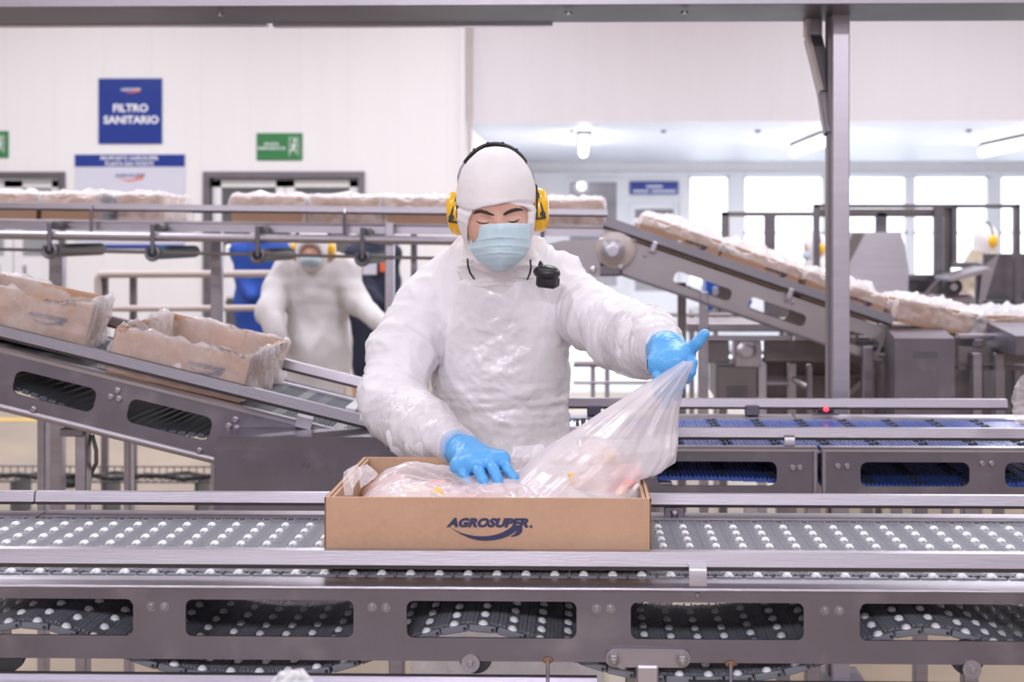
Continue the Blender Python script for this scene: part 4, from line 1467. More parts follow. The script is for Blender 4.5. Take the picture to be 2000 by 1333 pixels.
# wire cable tray low over the floor
YT = 6.2
t = thing('cable_tray', 'low wire cable tray with dark hoses on floor under the left incline', 'cable tray', tuple(P(200, 950, YT)))
zt0, zt1 = PZ(930, YT), PZ(946, YT)
for z_, y_ in ((zt0, 0), (zt1, 0), (zt0, .2), (zt1, .2)):
    MB().tube([(PX(-80, YT), YT + y_, z_), (PX(430, YT), YT + y_, z_)], .004, 6).build('wire', M_CABLE, t)
for k in range(34):
    x = PX(-75 + 15 * k, YT)
    MB().tube([(x, YT, zt0), (x, YT, zt1), (x, YT + .2, zt1), (x, YT + .2, zt0)], .003, 5).build('rung', M_CABLE, t)
for k in range(3): MB().span((PX(20 + 180 * k, YT), YT, 0), (PX(20 + 180 * k, YT) + .02, YT + .2, zt1), 0).build('foot', M_CABLE, t)
for (dy, r_) in ((.05, .013), (.11, .010)):
    pts = [(PX(-80 + 36 * k, YT), YT + dy, zt1 + .018 + .012 * math.sin(k * 1.7 + dy * 60)) for k in range(15)]
    tagit(MB().tube(pts, r_, 8).build('hose', M_RUBBER), 'dark hose lying along the wire tray, %s' % ('front one' if dy < .1 else 'rear one'), 'hose')
m = MB().box(P(137, 944, YT + .05), (.06, .05, .05), None, .008)
tagit(m.build('clamp_block', M_RUBBER), 'small dark block on the wire tray near middle leg', 'clamp')

# ---------- MIDDLE FAR MACHINERY below the ramp -----------------------------------------
YM = 5.9
t = thing('bag_conveyor', 'low steel conveyor frame with bearing block and motor box under the ramp', 'machine', tuple(P(1480, 700, YM)))
def mz(py): return PZ(py, YM)
def mx_(px): return PX(px, YM)
def mspan(name, x0, y0, x1, y1, d0, d1, mat, bev=.004):
    return MB().span((mx_(x0), YM + d0, mz(y1)), (mx_(x1), YM + d1, mz(y0)), bev).build(name, mat, t)
mspan('upper_beam', 1345, 634, 1790, 651, .10, .5, M_STEELF)
mspan('beam_strip', 1382, 656, 1543, 665, -.02, .04, M_STEELL); mspan('beam_strip', 1551, 656, 1700, 665, -.02, .04, M_STEELL)
mspan('side_plate', 1378, 666, 1424, 709, 0, .02, M_STEELW); mspan('side_plate', 1492, 666, 1616, 706, 0, .02, M_STEELW)
mspan('side_plate', 1616, 690, 1735, 706, 0, .02, M_STEELW)
mspan('bearing_block', 1432, 664, 1484, 715, -.06, .05, M_STEELF, .006)
c = P(1457, 685, YM - .06)
MB().lathe([(.055, 0), (.05, .015), (.03, .02), (.03, .035)], (c.x, YM - .06, c.z), (0, -1, 0), 24, (1, .75)).build('bearing', M_STEELL, t)
mspan('motor_box', 1397, 712, 1477, 778, -.04, .3, M_STEELW, .006)
for k in range(4): mspan('vent_slit', 1418, 752 + 6 * k, 1458, 754 + 6 * k, -.046, -.04, M_CABLE, 0)
MB().span((mx_(1397) + .02, YM, 0), (mx_(1397) + .06, YM + .04, mz(776)), .003).build('leg', M_STEELW, t)
for (x0, x1, y0, mt) in ((1480, 1497, 709, M_STEELL), (1540, 1555, 709, M_STEELF), (1577, 1586, 712, M_STEEL), (1684, 1700, 686, M_STEEL), (1712, 1722, 700, M_STEELW)):
    MB().span((mx_(x0), YM - .01, 0), (mx_(x1), YM + .04, mz(y0)), .003).build('leg', mt, t)
mspan('cross_beam', 1480, 744, 1545, 752, 0, .03, M_STEEL); mspan('cross_beam', 1555, 745, 1740, 752, .3, .33, M_STEELW)
MB().bar(P(1545, 738, YM), P(1575, 757, YM), .04, .03, .01).build('lever', M_STEELL, t)
MB().bar(P(1655, 770, YM + .3), P(1720, 712, YM + .3), .03, .03, .003).build('diagonal', M_STEELF, t)
MB().span((mx_(1510), YM + .35, mz(900)), (mx_(1740), YM + .37, mz(712)), 0).build('back_panel', M_STEELW, t)
mspan('dark_belt', 1540, 676, 1735, 690, .05, .30, M_RUBBER)
# guard frame in front of the far windows, low rails
t = thing('side_rail', 'low steel guard rail seen below the worker\'s raised arm', 'railing', tuple(P(1200, 740, 6.4)))
YV = 6.4
for (py, r_) in ((711, .018), (748, .008)):
    MB().tube([P(1120, py, YV), P(1345, py, YV)], r_, 10).build('rail', M_STEELF, t)
for px in (1158, 1186): MB().span((PX(px, YV) - .012, YV, 0), (PX(px, YV) + .012, YV + .03, PZ(711, YV)), .003).build('post', M_STEELF, t)
t = thing('guard_frame', 'slim steel rails seen under the ramp, near blue crate', 'railing', tuple(P(1400, 640, 6.8)))
YV = 6.8
for (py) in (615,): MB().tube([P(1300, py, YV), P(1480, py, YV)], .012, 8).build('rail', M_STEELF, t)
for px in (1398,): MB().span((PX(px, YV) - .013, YV, 0), (PX(px, YV) + .013, YV + .03, PZ(560, YV)), .003).build('post', M_STEELF, t)
YV = 8.4
for (x0, y0, x1, y1, lab) in ((1379, 537, 1408, 606, 'blue plastic crate standing on end under the ramp'), (1410, 585, 1466, 610, 'low blue plastic crate beside the upright one')):
    a, b = P(x0, y1, YV), P(x1, y0, YV)
    cr = thing('plastic_crate', lab, 'crate', ((a.x + b.x) / 2, YV, a.z))
    MB().span((a.x, YV, a.z), (b.x, YV + .3, b.z), .01).build('crate_body', M_BLUEBIN, cr)
    MB().span((a.x - .01, YV - .012, b.z - .03), (b.x + .01, YV + .31, b.z), .006).build('rim', M_BLUEBIN, cr)
t = thing('work_table', 'steel table under the two blue crates far behind the ramp', 'table', tuple(P(1420, 620, YV)))
zt_ = P(1400, 610, YV).z
MB().span((PX(1360, YV), YV - .1, zt_ - .03), (PX(1560, YV), YV + .6, zt_ - .001), .004).build('table_top', M_STEEL, t)
for px in (1366, 1554):
    for dy in (-.08, .55): MB().span((PX(px, YV) - .02, YV + dy, 0), (PX(px, YV) + .02, YV + dy + .04, zt_ - .03), .003).build('leg', M_STEEL, t)
MB().span((PX(1402, YV), YV - .02, zt_ - .30), (PX(1550, YV), YV + .5, zt_ - .27)).build('shelf', M_STEELL, t)

# ---------- FAR RIGHT PACKING MACHINE ---------------------------------------------------
YK = 7.6
t = thing('packing_machine', 'big framed steel packing machine with rounded hopper, far right', 'machine', tuple(P(1780, 560, YK)))
def kz(py, d=0): return PZ(py, YK + d)
def kx(px, d=0): return PX(px, YK + d)
def kspan(name, x0, y0, x1, y1, d0=0, d1=.05, mat=M_STEELD, bev=.004):
    return MB().span((kx(x0, d0), YK + d0, kz(y1, d0)), (kx(x1, d0), YK + d1, kz(y0, d0)), bev).build(name, mat, t)
kspan('top_beam', 1590, 399, 1992, 407); kspan('top_beam', 1590, 408, 1830, 424, .1, .16, M_STEELW)
kspan('top_beam', 1410, 414, 1592, 423, .3, .35, M_STEELW)
for (x0, x1, y0, y1, d, mt) in ((1410, 1424, 414, 640, .3, M_STEELW), (1494, 1515, 420, 640, .3, M_STEELD), (1590, 1602, 399, 900, 0, M_STEELD), (1712, 1733, 415, 470, .1, M_STEELD),
                                (1826, 1842, 405, 900, .0, M_STEELD), (1845, 1858, 402, 900, .05, M_STEELW), (1860, 1870, 402, 520, 0, M_STEELD), (1982, 1994, 399, 900, 0, M_STEELD)):
    kspan('upright', x0, y0, x1, y1, d, d + .05, mt)
kspan('inner_frame', 1860, 512, 1912, 523, -.02, .03); kspan('inner_frame', 1908, 515, 1920, 640, -.02, .03)
kspan('inner_frame', 1775, 536, 1830, 548, .1, .15)
kspan('lower_panel', 1775, 540, 1840, 640, .2, .24, M_STEELD); kspan('lower_panel', 1515, 545, 1590, 640, .5, .54, M_STEELW)
kspan('dark_panel', 1922, 495, 1978, 585, .2, .24, M_STEELD); kspan('grille', 1920, 585, 2030, 780, .1, .14, M_CABLE)
kspan('dark_panel', 1992, 495, 2050, 590, .2, .24, M_STEELD)
MB().bar(P(1785, 606, YK - .05), P(1845, 543, YK - .05), .05, .05, .004).build('diagonal', M_STEELW, t)
# hopper: rounded steel drum
m = MB()
prof = [(1655, 530), (1668, 478), (1690, 455), (1765, 453), (1772, 480), (1778, 530), (1776, 575), (1760, 590), (1660, 590)]
pts = [P(x_, y_, YK - .1) for x_, y_ in prof]
n = len(pts)
m.add([(p.x, YK - .1 + (.03 if i in (0, 5, 6, 7, 8) else .06), p.z) for i, p in enumerate(pts)] + [(p.x, YK + .35, p.z) for p in pts], [list(range(n))[::-1], [n + i for i in range(n)]] + [[i, (i + 1) % n, n + (i + 1) % n, n + i] for i in range(n)])
m.build('hopper', M_STEELL, t, ang=20)
kspan('hopper_base', 1655, 588, 1768, 640, -.05, .3, M_STEEL, .02)
m = MB(); pts = [P(1640, 530, YK - .12), P(1665, 455, YK - .12), P(1690, 455, YK - .12), P(1656, 520, YK - .12)]
m.add([(p.x, YK - .12, p.z) for p in pts] + [(p.x, YK - .05, p.z) for p in pts], [(0, 1, 2, 3), (7, 6, 5, 4), (0, 4, 5, 1), (1, 5, 6, 2), (2, 6, 7, 3), (3, 7, 4, 0)])
m.build('hopper_flap', M_STEELW, t)
# outfeed head with roller and dark wheel
a = P(1838, 560, YK - .25)
MB().bar(P(1840, 545, YK - .25), P(1920, 525, YK - .25), .3, .03, .006).build('outfeed_tray', M_STEELL, t)
MB().bar(P(1855, 541, YK - .28), P(1900, 536, YK - .28), .1, .02, .006).build('red_mark', M_SIGNO, t)
c = P(1858, 560, YK - .3); MB().lathe([(.055, 0), (.055, .04), (.02, .045)], c, (0, -1, 0), 20).build('drive_wheel', M_RUBBER, t)
MB().lathe([(.022, .04), (.022, .055)], c, (0, -1, 0), 14).build('wheel_hub', M_STEELL, t)
kspan('gear_box', 1812, 575, 1906, 620, -.28, 0, M_STEEL, .02)
m = MB()
m.add([P(1920, 520, YK - .1), P(1952, 495, YK - .1), P(1925, 585, YK - .1), P(1910, 600, YK - .1)] + [P(1920, 520, YK), P(1952, 495, YK), P(1925, 585, YK), P(1910, 600, YK)],
      [(0, 1, 2, 3), (7, 6, 5, 4), (0, 4, 5, 1), (1, 5, 6, 2), (2, 6, 7, 3), (3, 7, 4, 0)])
m.build('chute_side', M_STEELL, t, smooth=False)
MB().span((kx(1560), YK + .45, 0), (kx(2120), YK + .5, kz(645)), .004).build('base_panel', M_STEELD, t)
for px in (1650, 1760, 1880, 1990): MB().span((kx(px), YK + .42, 0), (kx(px) + .05, YK + .45, kz(650)), .003).build('base_post', M_STEELW, t)


# ================================================================== CARTONS AND PLASTIC LINERS
def carton(label, loc, rot, w, d, h, group=None, mark='short', hole=False, th=.006, top_flaps=True):
    """open cardboard tray; origin at the bottom centre, front towards -y"""
    t = thing('carton', label, 'carton', loc, rot, group)
    m = MB()
    m.mi = 0
    m.span((-w / 2, -d / 2, 0), (w / 2, d / 2, th))
    m.span((-w / 2, -d / 2, th), (w / 2, -d / 2 + th, h)).span((-w / 2, d / 2 - th, th), (w / 2, d / 2, h))
    m.span((-w / 2, -d / 2 + th, th), (-w / 2 + th, d / 2 - th, h)).span((w / 2 - th, -d / 2 + th, th), (w / 2, d / 2 - th, h))
    m.build('tray', M_CARD, t, False, smooth=False)
    g = .003
    for s in (-1, 1):                                            # folded inner layer of the short walls, glued corner flaps
        x = s * (w / 2 - th - g)
        MB().box((x - s * .003, 0, h / 2 + .002), (.006, d - 2 * th - .01, h - .008), (0, s * .02, 0)).build('inner_flap', M_CARDI, t, False, smooth=False)
        for q in (-1, 1):
            MB().box((s * (w / 2 - .075), q * (d / 2 - th - .004), h / 2 - .001), (.12, .005, h - .012), (0, 0, -s * q * .02)).build('corner_flap', M_CARDI, t, False, smooth=False)
        MB().box((s * (w / 2 + .0004), 0, h - .003), (.0016, d, .006)).build('cut_edge', M_CARDE, t, False, smooth=False)
        MB().box((s * (w / 2 + .0005), -d / 2 + .0015, h / 2), (.0026, .003, h - .002)).build('cut_edge', M_CARDE, t, False, smooth=False)
    if mark == 'long':
        logo((-.0, -d / 2 - .0004, h * .655), .150, t, world=False)
        rg = MB().lathe([(.0026, 0), (.0026, .0004)], (.0795, -d / 2 - .0004, h * .605), (0, -1, 0), 12)
        rg.build('registered_mark', M_INK, t, False)
    elif mark == 'short':
        logo((w * .20, -d / 2 - .0004, h * .60), .110, t, world=False)
    if hole:
        me = plate2d([rrect(-.009, -.016, .009, .016, .0088, 5)], .001)
        me.transform(XZ); me.transform(Matrix.Translation((-w * .0, -d / 2 - .0006, h * .42)))
        put('hand_hole', me, M_SIGNT, t, False)
    return t


def liner(label, loc, rot, w, d, h, seed, mode='drape', group=None, drop=.8, mat=None, amp=.008, parent=None, lift=.03):
    """plastic bag liner: 'drape' hangs over the walls and leaves the carton open, 'mound' closes over the load"""
    n = 150
    rc = .012
    rr_ = rrect(-w / 2, -d / 2, w / 2, d / 2, rc, 4)
    rr_ = np.array(rr_ + rr_[:1]); sl_ = np.concatenate([[0], np.cumsum(np.linalg.norm(np.diff(rr_, axis=0), axis=1))])
    tq = np.linspace(0, sl_[-1], n, endpoint=False)
    qx, qy = np.interp(tq, sl_, rr_[:, 0]), np.interp(tq, sl_, rr_[:, 1])
    cx, cy = qx / (w / 2), qy / (d / 2)
    if mode == 'drape':
        prof = [(-.06, .10, 0), (-.045, .4, 0), (-.036, .75, 0), (-.028, .97, 0), (-.004, 1.05, .004), (.006, 1.06, .006), (.012, .98, .006), (.015, .8, .004)]
        for k in range(1, 9): prof.append((.016 + .012 * k / 8, .8 - drop * k / 8, .0))
    else:
        prof = [(-.50, 1.0, lift), (-.42, 1.0, lift), (-.34, 1.0, lift), (-.26, 1.0, lift * .95), (-.18, 1.0, lift * .85), (-.11, 1.0, lift * .7), (-.05, 1.02, lift * .4), (-.015, 1.05, .010), (.004, 1.05, .004), (.012, .98, .0)]
        for k in range(1, 9): prof.append((.014 + .012 * k / 8, .98 - drop * k / 8, .0))
    A = np.zeros((n, len(prof), 3), dtype=np.float32)
    for j, (o, zf, dz) in enumerate(prof):
        if mode == 'mound' and o < -.02:
            s = 1 + o * 2
            A[:, j, 0] = cx * (w / 2) * max(s, .0); A[:, j, 1] = cy * (d / 2) * max(s, .0)
        else:
            A[:, j, 0] = cx * (w / 2 + o); A[:, j, 1] = cy * (d / 2 + o)
        A[:, j, 2] = zf * h + dz
    me = grid_mesh(A, closed_u=True, name='liner')
    sd = seed * 13.7

    def f(c):
        edge = np.clip((c[:, 2] / h - .0), 0, 1.2)
        a_ = fbm(np.stack([c[:, 0] * 9 + sd, c[:, 1] * 9, c[:, 2] * 7], 1), 2) * amp * 1.4
        b_ = ridged(np.stack([c[:, 0] * 16 + sd, c[:, 1] * 16, c[:, 2] * 11 + sd], 1), 2, 3) * amp
        hem = np.where(c[:, 2] < h * .35, fbm(c * 14 + sd, 2) * amp * 2.0, 0)
        return a_ + b_ + .6 * hem + .004
    displace(me, f)
    co = np.empty(len(me.vertices) * 3, dtype=np.float32); me.vertices.foreach_get('co', co); co = co.reshape(-1, 3)
    if mode == 'mound':
        m_ = co[:, 2] > h * .9
        co[m_, 2] += np.clip(fbm(np.stack([co[m_, 0] * 11 + sd, co[m_, 1] * 11, co[m_, 0] * 0], 1), 3), -.5, 1) * lift * .8
    else:
        m_ = co[:, 2] > h * .7
        co[m_, 2] += fbm(np.stack([co[m_, 0] * 10 + sd, co[m_, 1] * 10, co[m_, 0] * 0], 1), 3) * .018
    co[:, 2] = np.maximum(co[:, 2], .008)
    jj = np.tile(np.arange(len(prof)), n)                        # hanging part stays outside the walls
    out_ = jj >= (5 if mode == 'drape' else 9)
    base_x = np.abs(np.repeat(cx, len(prof))) * (w / 2 + .0035); base_y = np.abs(np.repeat(cy, len(prof))) * (d / 2 + .0035)
    sx, sy = np.sign(co[:, 0]), np.sign(co[:, 1])
    co[:, 0] = np.where(out_, sx * np.maximum(np.abs(co[:, 0]), base_x), co[:, 0])
    co[:, 1] = np.where(out_, sy * np.maximum(np.abs(co[:, 1]), base_y), co[:, 1])
    me.vertices.foreach_set('co', co.ravel()); me.update()
    if mode == 'mound':
        me.materials.append(M_FILM); me.materials.append(M_FILMT)
        nf = len(me.polygons)
        jf = np.tile(np.arange(len(prof) - 1), n)[:nf]
        me.polygons.foreach_set('material_index', (jf < 9).astype(np.int32))
    o = put('liner_bag', me, mat or M_FILM, None, False, True, 180)
    o.location = loc
    o.rotation_euler = rot
    return tagit(o, label, 'plastic liner', group)


# the open carton on the front conveyor
CX0, CX1 = PX(635.5, 2.165), PX(1270, 2.165)
CY0, CY1 = 2.165, 2.555
CW, CD, CH = CX1 - CX0, CY1 - CY0, 1.0
CZ0 = ZBELT + .0055
CH = PZ(973.5, CY0) - CZ0
front_carton = carton('open kraft cardboard carton full of bagged chicken on the front roller belt', ((CX0 + CX1) / 2, (CY0 + CY1) / 2, CZ0), (0, 0, 0), CW, CD, CH, mark='long')

# two cartons on the left incline
def on_incline(px, yl):
    """world point on the belt of the left incline, local depth yl, where the local x comes from a pixel column"""
    Yw = YI + yl
    lx = (PX(px, Yw) - pA.x) / ci
    q = slope_xz(inc, lx, .005)
    return Vector((q.x, Yw, q.z))


q = on_incline(388, .31)
ia = carton('carton draped in clear plastic halfway down the left incline, nearer the worker', tuple(q), (0, angI, R(3)), .385, .55, .130, 'cartons on the left incline', hole=True)
liner('clear plastic liner draped over the open carton nearer the worker on left incline', tuple(q), (0, angI, R(3)), .385, .55, .130, 3, 'drape', 'liners on the left incline', .72, amp=.012)
q = on_incline(52, .32)
ib = carton('carton draped in clear plastic on left incline, cut by the left edge', tuple(q), (0, angI, R(16)), .385, .50, .140, 'cartons on the left incline')
liner('clear plastic liner over the carton cut by the left edge', tuple(q), (0, angI, R(16)), .385, .50, .140, 5, 'drape', 'liners on the left incline', .72, amp=.012)

# cartons along the raised line
names_up = ['first', 'second', 'third', 'fourth', 'fifth', 'sixth', 'seventh']
where = ['at the very left edge', 'left under the notice board', 'wrapped in plastic below the notice board', 'in front of the steel framed doorway, left one', 'in front of the steel framed doorway, right one',
         'just left of the worker\'s yellow ear cup', 'just right of the worker\'s head']
for k, px in enumerate((-18, 142, 243, 518, 668, 818, 1102)):
    lx = ul(px)
    q = slope_xz(up, lx, .004)
    lab = 'bagged carton on the raised line, ' + where[k]
    p_ = (q.x, YU + .27, q.z)
    carton(lab, p_, (0, angU, 0), .355 if k != 2 else .26, .40, .125, 'cartons on the raised line', mark=None)
    liner('puffed clear plastic over the carton ' + where[k], p_, (0, angU, 0), .355 if k != 2 else .30, .40, .125, 11 + k, 'mound', 'liners on the raised line', .35 if k in (0, 1, 3, 5) else .95, amp=.007, lift=.022)

# cartons going down the ramp and onto the far level line
def on_ramp(px):
    lx = (PX(px, YU + .25) - dA.x) / cd_
    return slope_xz(dc, lx, .0)


for k, (px, lab) in enumerate(((1312, 'top bagged carton on the falling ramp'), (1462, 'second bagged carton down the ramp, left of the steel post'), (1622, 'bagged carton on the ramp directly behind the steel post'))):
    q = on_ramp(px)
    p_ = (q.x, YU + .25, q.z)
    carton(lab, p_, (0, angD, 0), .375, .40, .125, 'cartons on the ramp', mark='short', hole=(k == 0))
    liner('clear plastic over the ' + lab, p_, (0, angD, 0), .375, .40, .125, 31 + k, 'mound', 'liners on the ramp', .30, amp=.008, lift=.045)
for k, (px, py, a_, lab) in enumerate(((1806, 648, .20, 'plastic covered carton at the foot of the ramp'), (1955, 652, .0, 'plastic covered carton at right edge on the level line'))):
    Yc = YN + .27
    p_ = (PX(px, Yc), Yc, PZ(py + 2, Yc) + (.03 if k == 0 else 0))
    carton(lab, p_, (0, a_, 0), .38, .40, .105, 'cartons on the far level line', mark=None)
    liner('crumpled film over the ' + lab, p_, (0, a_, 0), .38, .40, .105, 41 + k, 'mound', 'liners on the far level line', .8, amp=.012, lift=.035)


# ------------------------------------------------------------------ chicken pieces in the carton
def lump(name, c, r, rot, seed, mat, parent=None, amp=.12):
    m = MB().ball((0, 0, 0), r, 28, 18)
    me = bpy.data.meshes.new(name)
    me.from_pydata(m.v, [], m.f)
    displace(me, lambda co: fbm(co * 26 + seed * 5.1, 3) * amp * min(r))
    me.transform(Euler(rot).to_matrix().to_4x4())
    me.transform(Matrix.Translation(c))
    return put(name, me, mat, parent, True, True, 180)


CK = [((-.36, 2.30, .952), (.075, .055, .045)), ((-.22, 2.29, .960), (.08, .05, .045)), ((-.08, 2.30, .955), (.075, .055, .045)), ((.045, 2.29, .962), (.065, .055, .048)),
      ((-.38, 2.44, .955), (.06, .07, .05)), ((-.20, 2.44, .950), (.09, .06, .05)), ((-.05, 2.45, .955), (.07, .06, .05)), ((.060, 2.43, .970), (.055, .07, .060)), ((-.29, 2.37, .965), (.06, .05, .045))]
for k, (c_, r_) in enumerate(CK):
    c_ = (c_[0], c_[1], c_[2] - .010)
    lab = 'raw pink chicken piece blurred under the film, ' + ['front left of the carton', 'front of carton below the gloved hand', 'front middle of the carton', 'front right of the carton', 'rear left corner of carton', 'rear of carton behind gloved hand', 'rear middle beside the raised film', 'under raised film at rear right', 'left half, between front and rear pieces'][k]
    t = thing('chicken_piece', lab, 'raw chicken', c_, group='chicken pieces in the carton')
    lump('meat', c_, r_, (0, .2 * (k % 3), .5 * k), k, M_CHICK if k % 3 else M_CHICKP, t, .16)
    if k in (2, 4, 5): lump('skin_flap', Vector(c_) + Vector((.02, -.02, .025)), (r_[0] * .6, r_[1] * .6, .016), (0, .1, k), k + 30, M_CHICKP, t)
# visible pieces in the right corner
t = thing('chicken_drumstick', 'raw chicken leg with white cartilage end at right corner of the carton', 'raw chicken', tuple(P(1222, 955, 2.28)))
lump('meat', P(1205, 955, 2.29), (.045, .030, .020), (0, -.5, .2), 51, M_CHICK, t, .45)
lump('meat', P(1225, 930, 2.31), (.030, .022, .024), (0, -.3, .1), 54, M_CHICK, t, .5)
lump('cartilage', P(1240, 957, 2.29), (.012, .012, .014), (0, .3, 0), 52, M_BONE, t, .5)
t = thing('chicken_wing', 'pale raw chicken wing with yellow fat tip under film, front right of carton', 'raw chicken', tuple(P(1140, 955, 2.27)))
lump('meat', P(1155, 956, 2.28), (.040, .026, .022), (0, .45, 0), 61, M_CHICKP, t, .5)
lump('fat_tip', P(1119, 936, 2.255), (.0065, .007, .012), (0, -.3, 0), 62, M_FAT, t, .5)
lump('cartilage', P(1128, 967, 2.25), (.016, .012, .009), (0, .2, 0), 63, M_BONE, t, .5)
t = thing('chicken_thigh', 'raw chicken thigh with yellow fat spot below the pressing gloved hand', 'raw chicken', tuple(P(845, 965, 2.26)))
lump('meat', P(820, 972, 2.27), (.045, .035, .020), (0, .1, .3), 71, M_CHICKP, t, .4)
lump('fat_spot', P(855, 962, 2.262), (.014, .012, .009), (0, .3, 0), 72, M_FAT, t, .5)
lump('meat', P(898, 972, 2.25), (.018, .016, .012), (0, .3, 0), 73, M_CHICK, t, .4)
t = thing('chicken_breast', 'pale pink chicken breast seen through the raised film', 'raw chicken', tuple(P(1165, 915, 2.40)))
lump('meat', P(1168, 915, 2.40), (.050, .04, .040), (0, .5, 0), 74, M_CHICKP, t, .4)
lump('fat_spot', P(1193, 890, 2.36), (.010, .008, .014), (0, .5, 0), 75, M_FAT, t, .4)

# ------------------------------------------------------------------ the bag: heap, lifted mouth, rumpled corner
bag = thing('plastic_bag', 'thin clear plastic bag over chicken, its mouth pulled up by the raised hand', 'plastic bag', ((CX0 + CX1) / 2, 2.36, CZ0 + .01))
nu, nv = 230, 120
U, V_ = np.meshgrid(np.linspace(0, 1, nu), np.linspace(0, 1, nv), indexing='ij')
X_ = CX0 + .022 + (CW - .044) * U
Y_ = CY0 + .014 + (CD - .028) * V_
rimf = np.minimum(np.minimum(U, 1 - U) * 6.0, 1) * np.minimum(np.minimum(V_ * 7.0, (1 - V_) * 4.5), 1)
topz = PZ(973.5, CY0)
Z_ = topz - .050 + .044 * np.sqrt(np.clip(rimf, 0, 1)) + .004 * np.clip(V_ * 1.2, 0, 1)
co_ = np.stack([X_ * 9, Y_ * 9, Z_ * 0], -1)
Z_ = Z_ + fbm(co_, 3) * .009 * rimf
# dent where the hand presses, gentle hill left of it
hx, hy_ = PX(945, 2.40), 2.40
Z_ -= .020 * np.exp(-(((X_ - hx) / .11) ** 2 + ((Y_ - hy_ + .02) / .10) ** 2))
Z_ += .010 * np.exp(-(((X_ + .34) / .10) ** 2 + ((Y_ - 2.47) / .07) ** 2)) + .008 * np.exp(-(((X_ - .01) / .09) ** 2 + ((Y_ - 2.50) / .06) ** 2))
Z_ -= .020 * np.clip((-.40 - X_) / .06, 0, 1)
# long shallow wrinkles running towards the hand
ang_ = np.arctan2(Y_ - hy_, X_ - hx)
dist_ = np.hypot(Y_ - hy_, X_ - hx)
Z_ += .0035 * np.sin(ang_ * 23 + 3 * pnoise(co_ * .8)) * np.clip(dist_ / .12, 0, 1) * rimf
Z_ += .0030 * ridged(np.stack([X_ * 14 + Y_ * 8, Y_ * 30 - X_ * 12, Z_ * 0], -1), 2, 3) * rimf
A = np.stack([X_, Y_, Z_], -1)
put('heap_cover', grid_mesh(A), M_FILMH, bag, True, True, 180)
# lifted mouth
rows_ = [(968, 1030, 1258, 2.37, .14), (950, 1012, 1266, 2.38, .15), (930, 1012, 1276, 2.40, .15), (905, 1036, 1300, 2.40, .14), (882, 1062, 1320, 2.41, .13), (865, 1086, 1322, 2.41, .12), (840, 1124, 1321, 2.42, .10),
         (800, 1184, 1325, 2.41, .075), (765, 1240, 1333, 2.405, .052), (735, 1285, 1345, 2.40, .040), (714, 1316, 1354, 2.40, .028), (704, 1332, 1356, 2.40, .018)]
nt_, nr_ = 200, 90
tt = np.linspace(0, len(rows_) - 1.0001, nr_)
th = np.linspace(0, 2 * np.pi, nt_, endpoint=False)
A = np.zeros((nt_, nr_, 3), dtype=np.float32)
for j, t_ in enumerate(tt):
    i0 = int(t_); f_ = t_ - i0
    r0, r1 = rows_[i0], rows_[min(i0 + 1, len(rows_) - 1)]
    py, xl, xr, yc, hd = [r0[z] * (1 - f_) + r1[z] * f_ for z in range(5)]
    L_, R_ = P(xl, py, yc), P(xr, py, yc)
    cx_, hw = (L_.x + R_.x) / 2, (R_.x - L_.x) / 2
    ee = .55 + .45 * min(1, j / nr_ * 2.2)
    A[:, j, 0] = cx_ + hw * np.sign(np.cos(th)) * np.abs(np.cos(th)) ** ee
    A[:, j, 1] = yc + hd * np.sign(np.sin(th)) * np.abs(np.sin(th)) ** ee * (1 + .12 * np.sin(3 * th + 1))
    A[:, j, 2] = L_.z
fr_ = np.linspace(0, 1, nr_)[None, :]
TH = th[:, None] + 0 * fr_
amp_ = (.002 + .007 * np.sin(np.pi * np.clip(fr_ * 1.05, 0, 1)) ** 1.0) * (1 - fr_ * .6)
fold = np.sin(TH * 7 + 1.3 + 1.5 * fr_) * .5 + np.sin(TH * 13 + 4 * fr_) * .35 + np.sin(TH * 23 + 2.0) * .25
nz_ = fbm(np.stack([np.cos(TH) * 1.6, np.sin(TH) * 1.6, fr_ * 3.2 + 0 * TH], -1), 3)
A[:, :, 1] += amp_ * (fold + nz_) * np.sin(TH) * 1.2 + .004 * nz_
A[:, :, 0] += amp_ * .35 * (fold + nz_) * np.cos(TH)
inside = (A[:, :, 2] < topz + .01)
A[:, :, 1] = np.where(inside, np.clip(A[:, :, 1], CY0 + .012, CY1 - .01), A[:, :, 1])
A[:, :, 0] = np.where(inside, np.clip(A[:, :, 0], CX0 + .02, CX1 - .012), A[:, :, 0])
put('lifted_mouth', grid_mesh(A, True), M_FILMB, bag, True, True, 180)


def crumple(name, pts, mat, parent, seed, amp=.006, n=26, folds=3.0):
    """small crumpled sheet between four corner points"""
    a, b, c_, d_ = [np.array(p, dtype=np.float32) for p in pts]
    u, v = np.meshgrid(np.linspace(0, 1, n), np.linspace(0, 1, n), indexing='ij')
    u, v = u[..., None], v[..., None]
    A = a * (1 - u) * (1 - v) + b * u * (1 - v) + c_ * u * v + d_ * (1 - u) * v
    nr = np.cross(b - a, d_ - a); nr /= np.linalg.norm(nr)
    k = fbm(A * 28 * folds / 3 + seed * 7.7, 3)[..., None] * amp + ridged(A * 22 * folds / 3 + seed, 2, 2)[..., None] * amp
    A = A + nr * k
    return put(name, grid_mesh(A), mat, parent, True, True, 40)


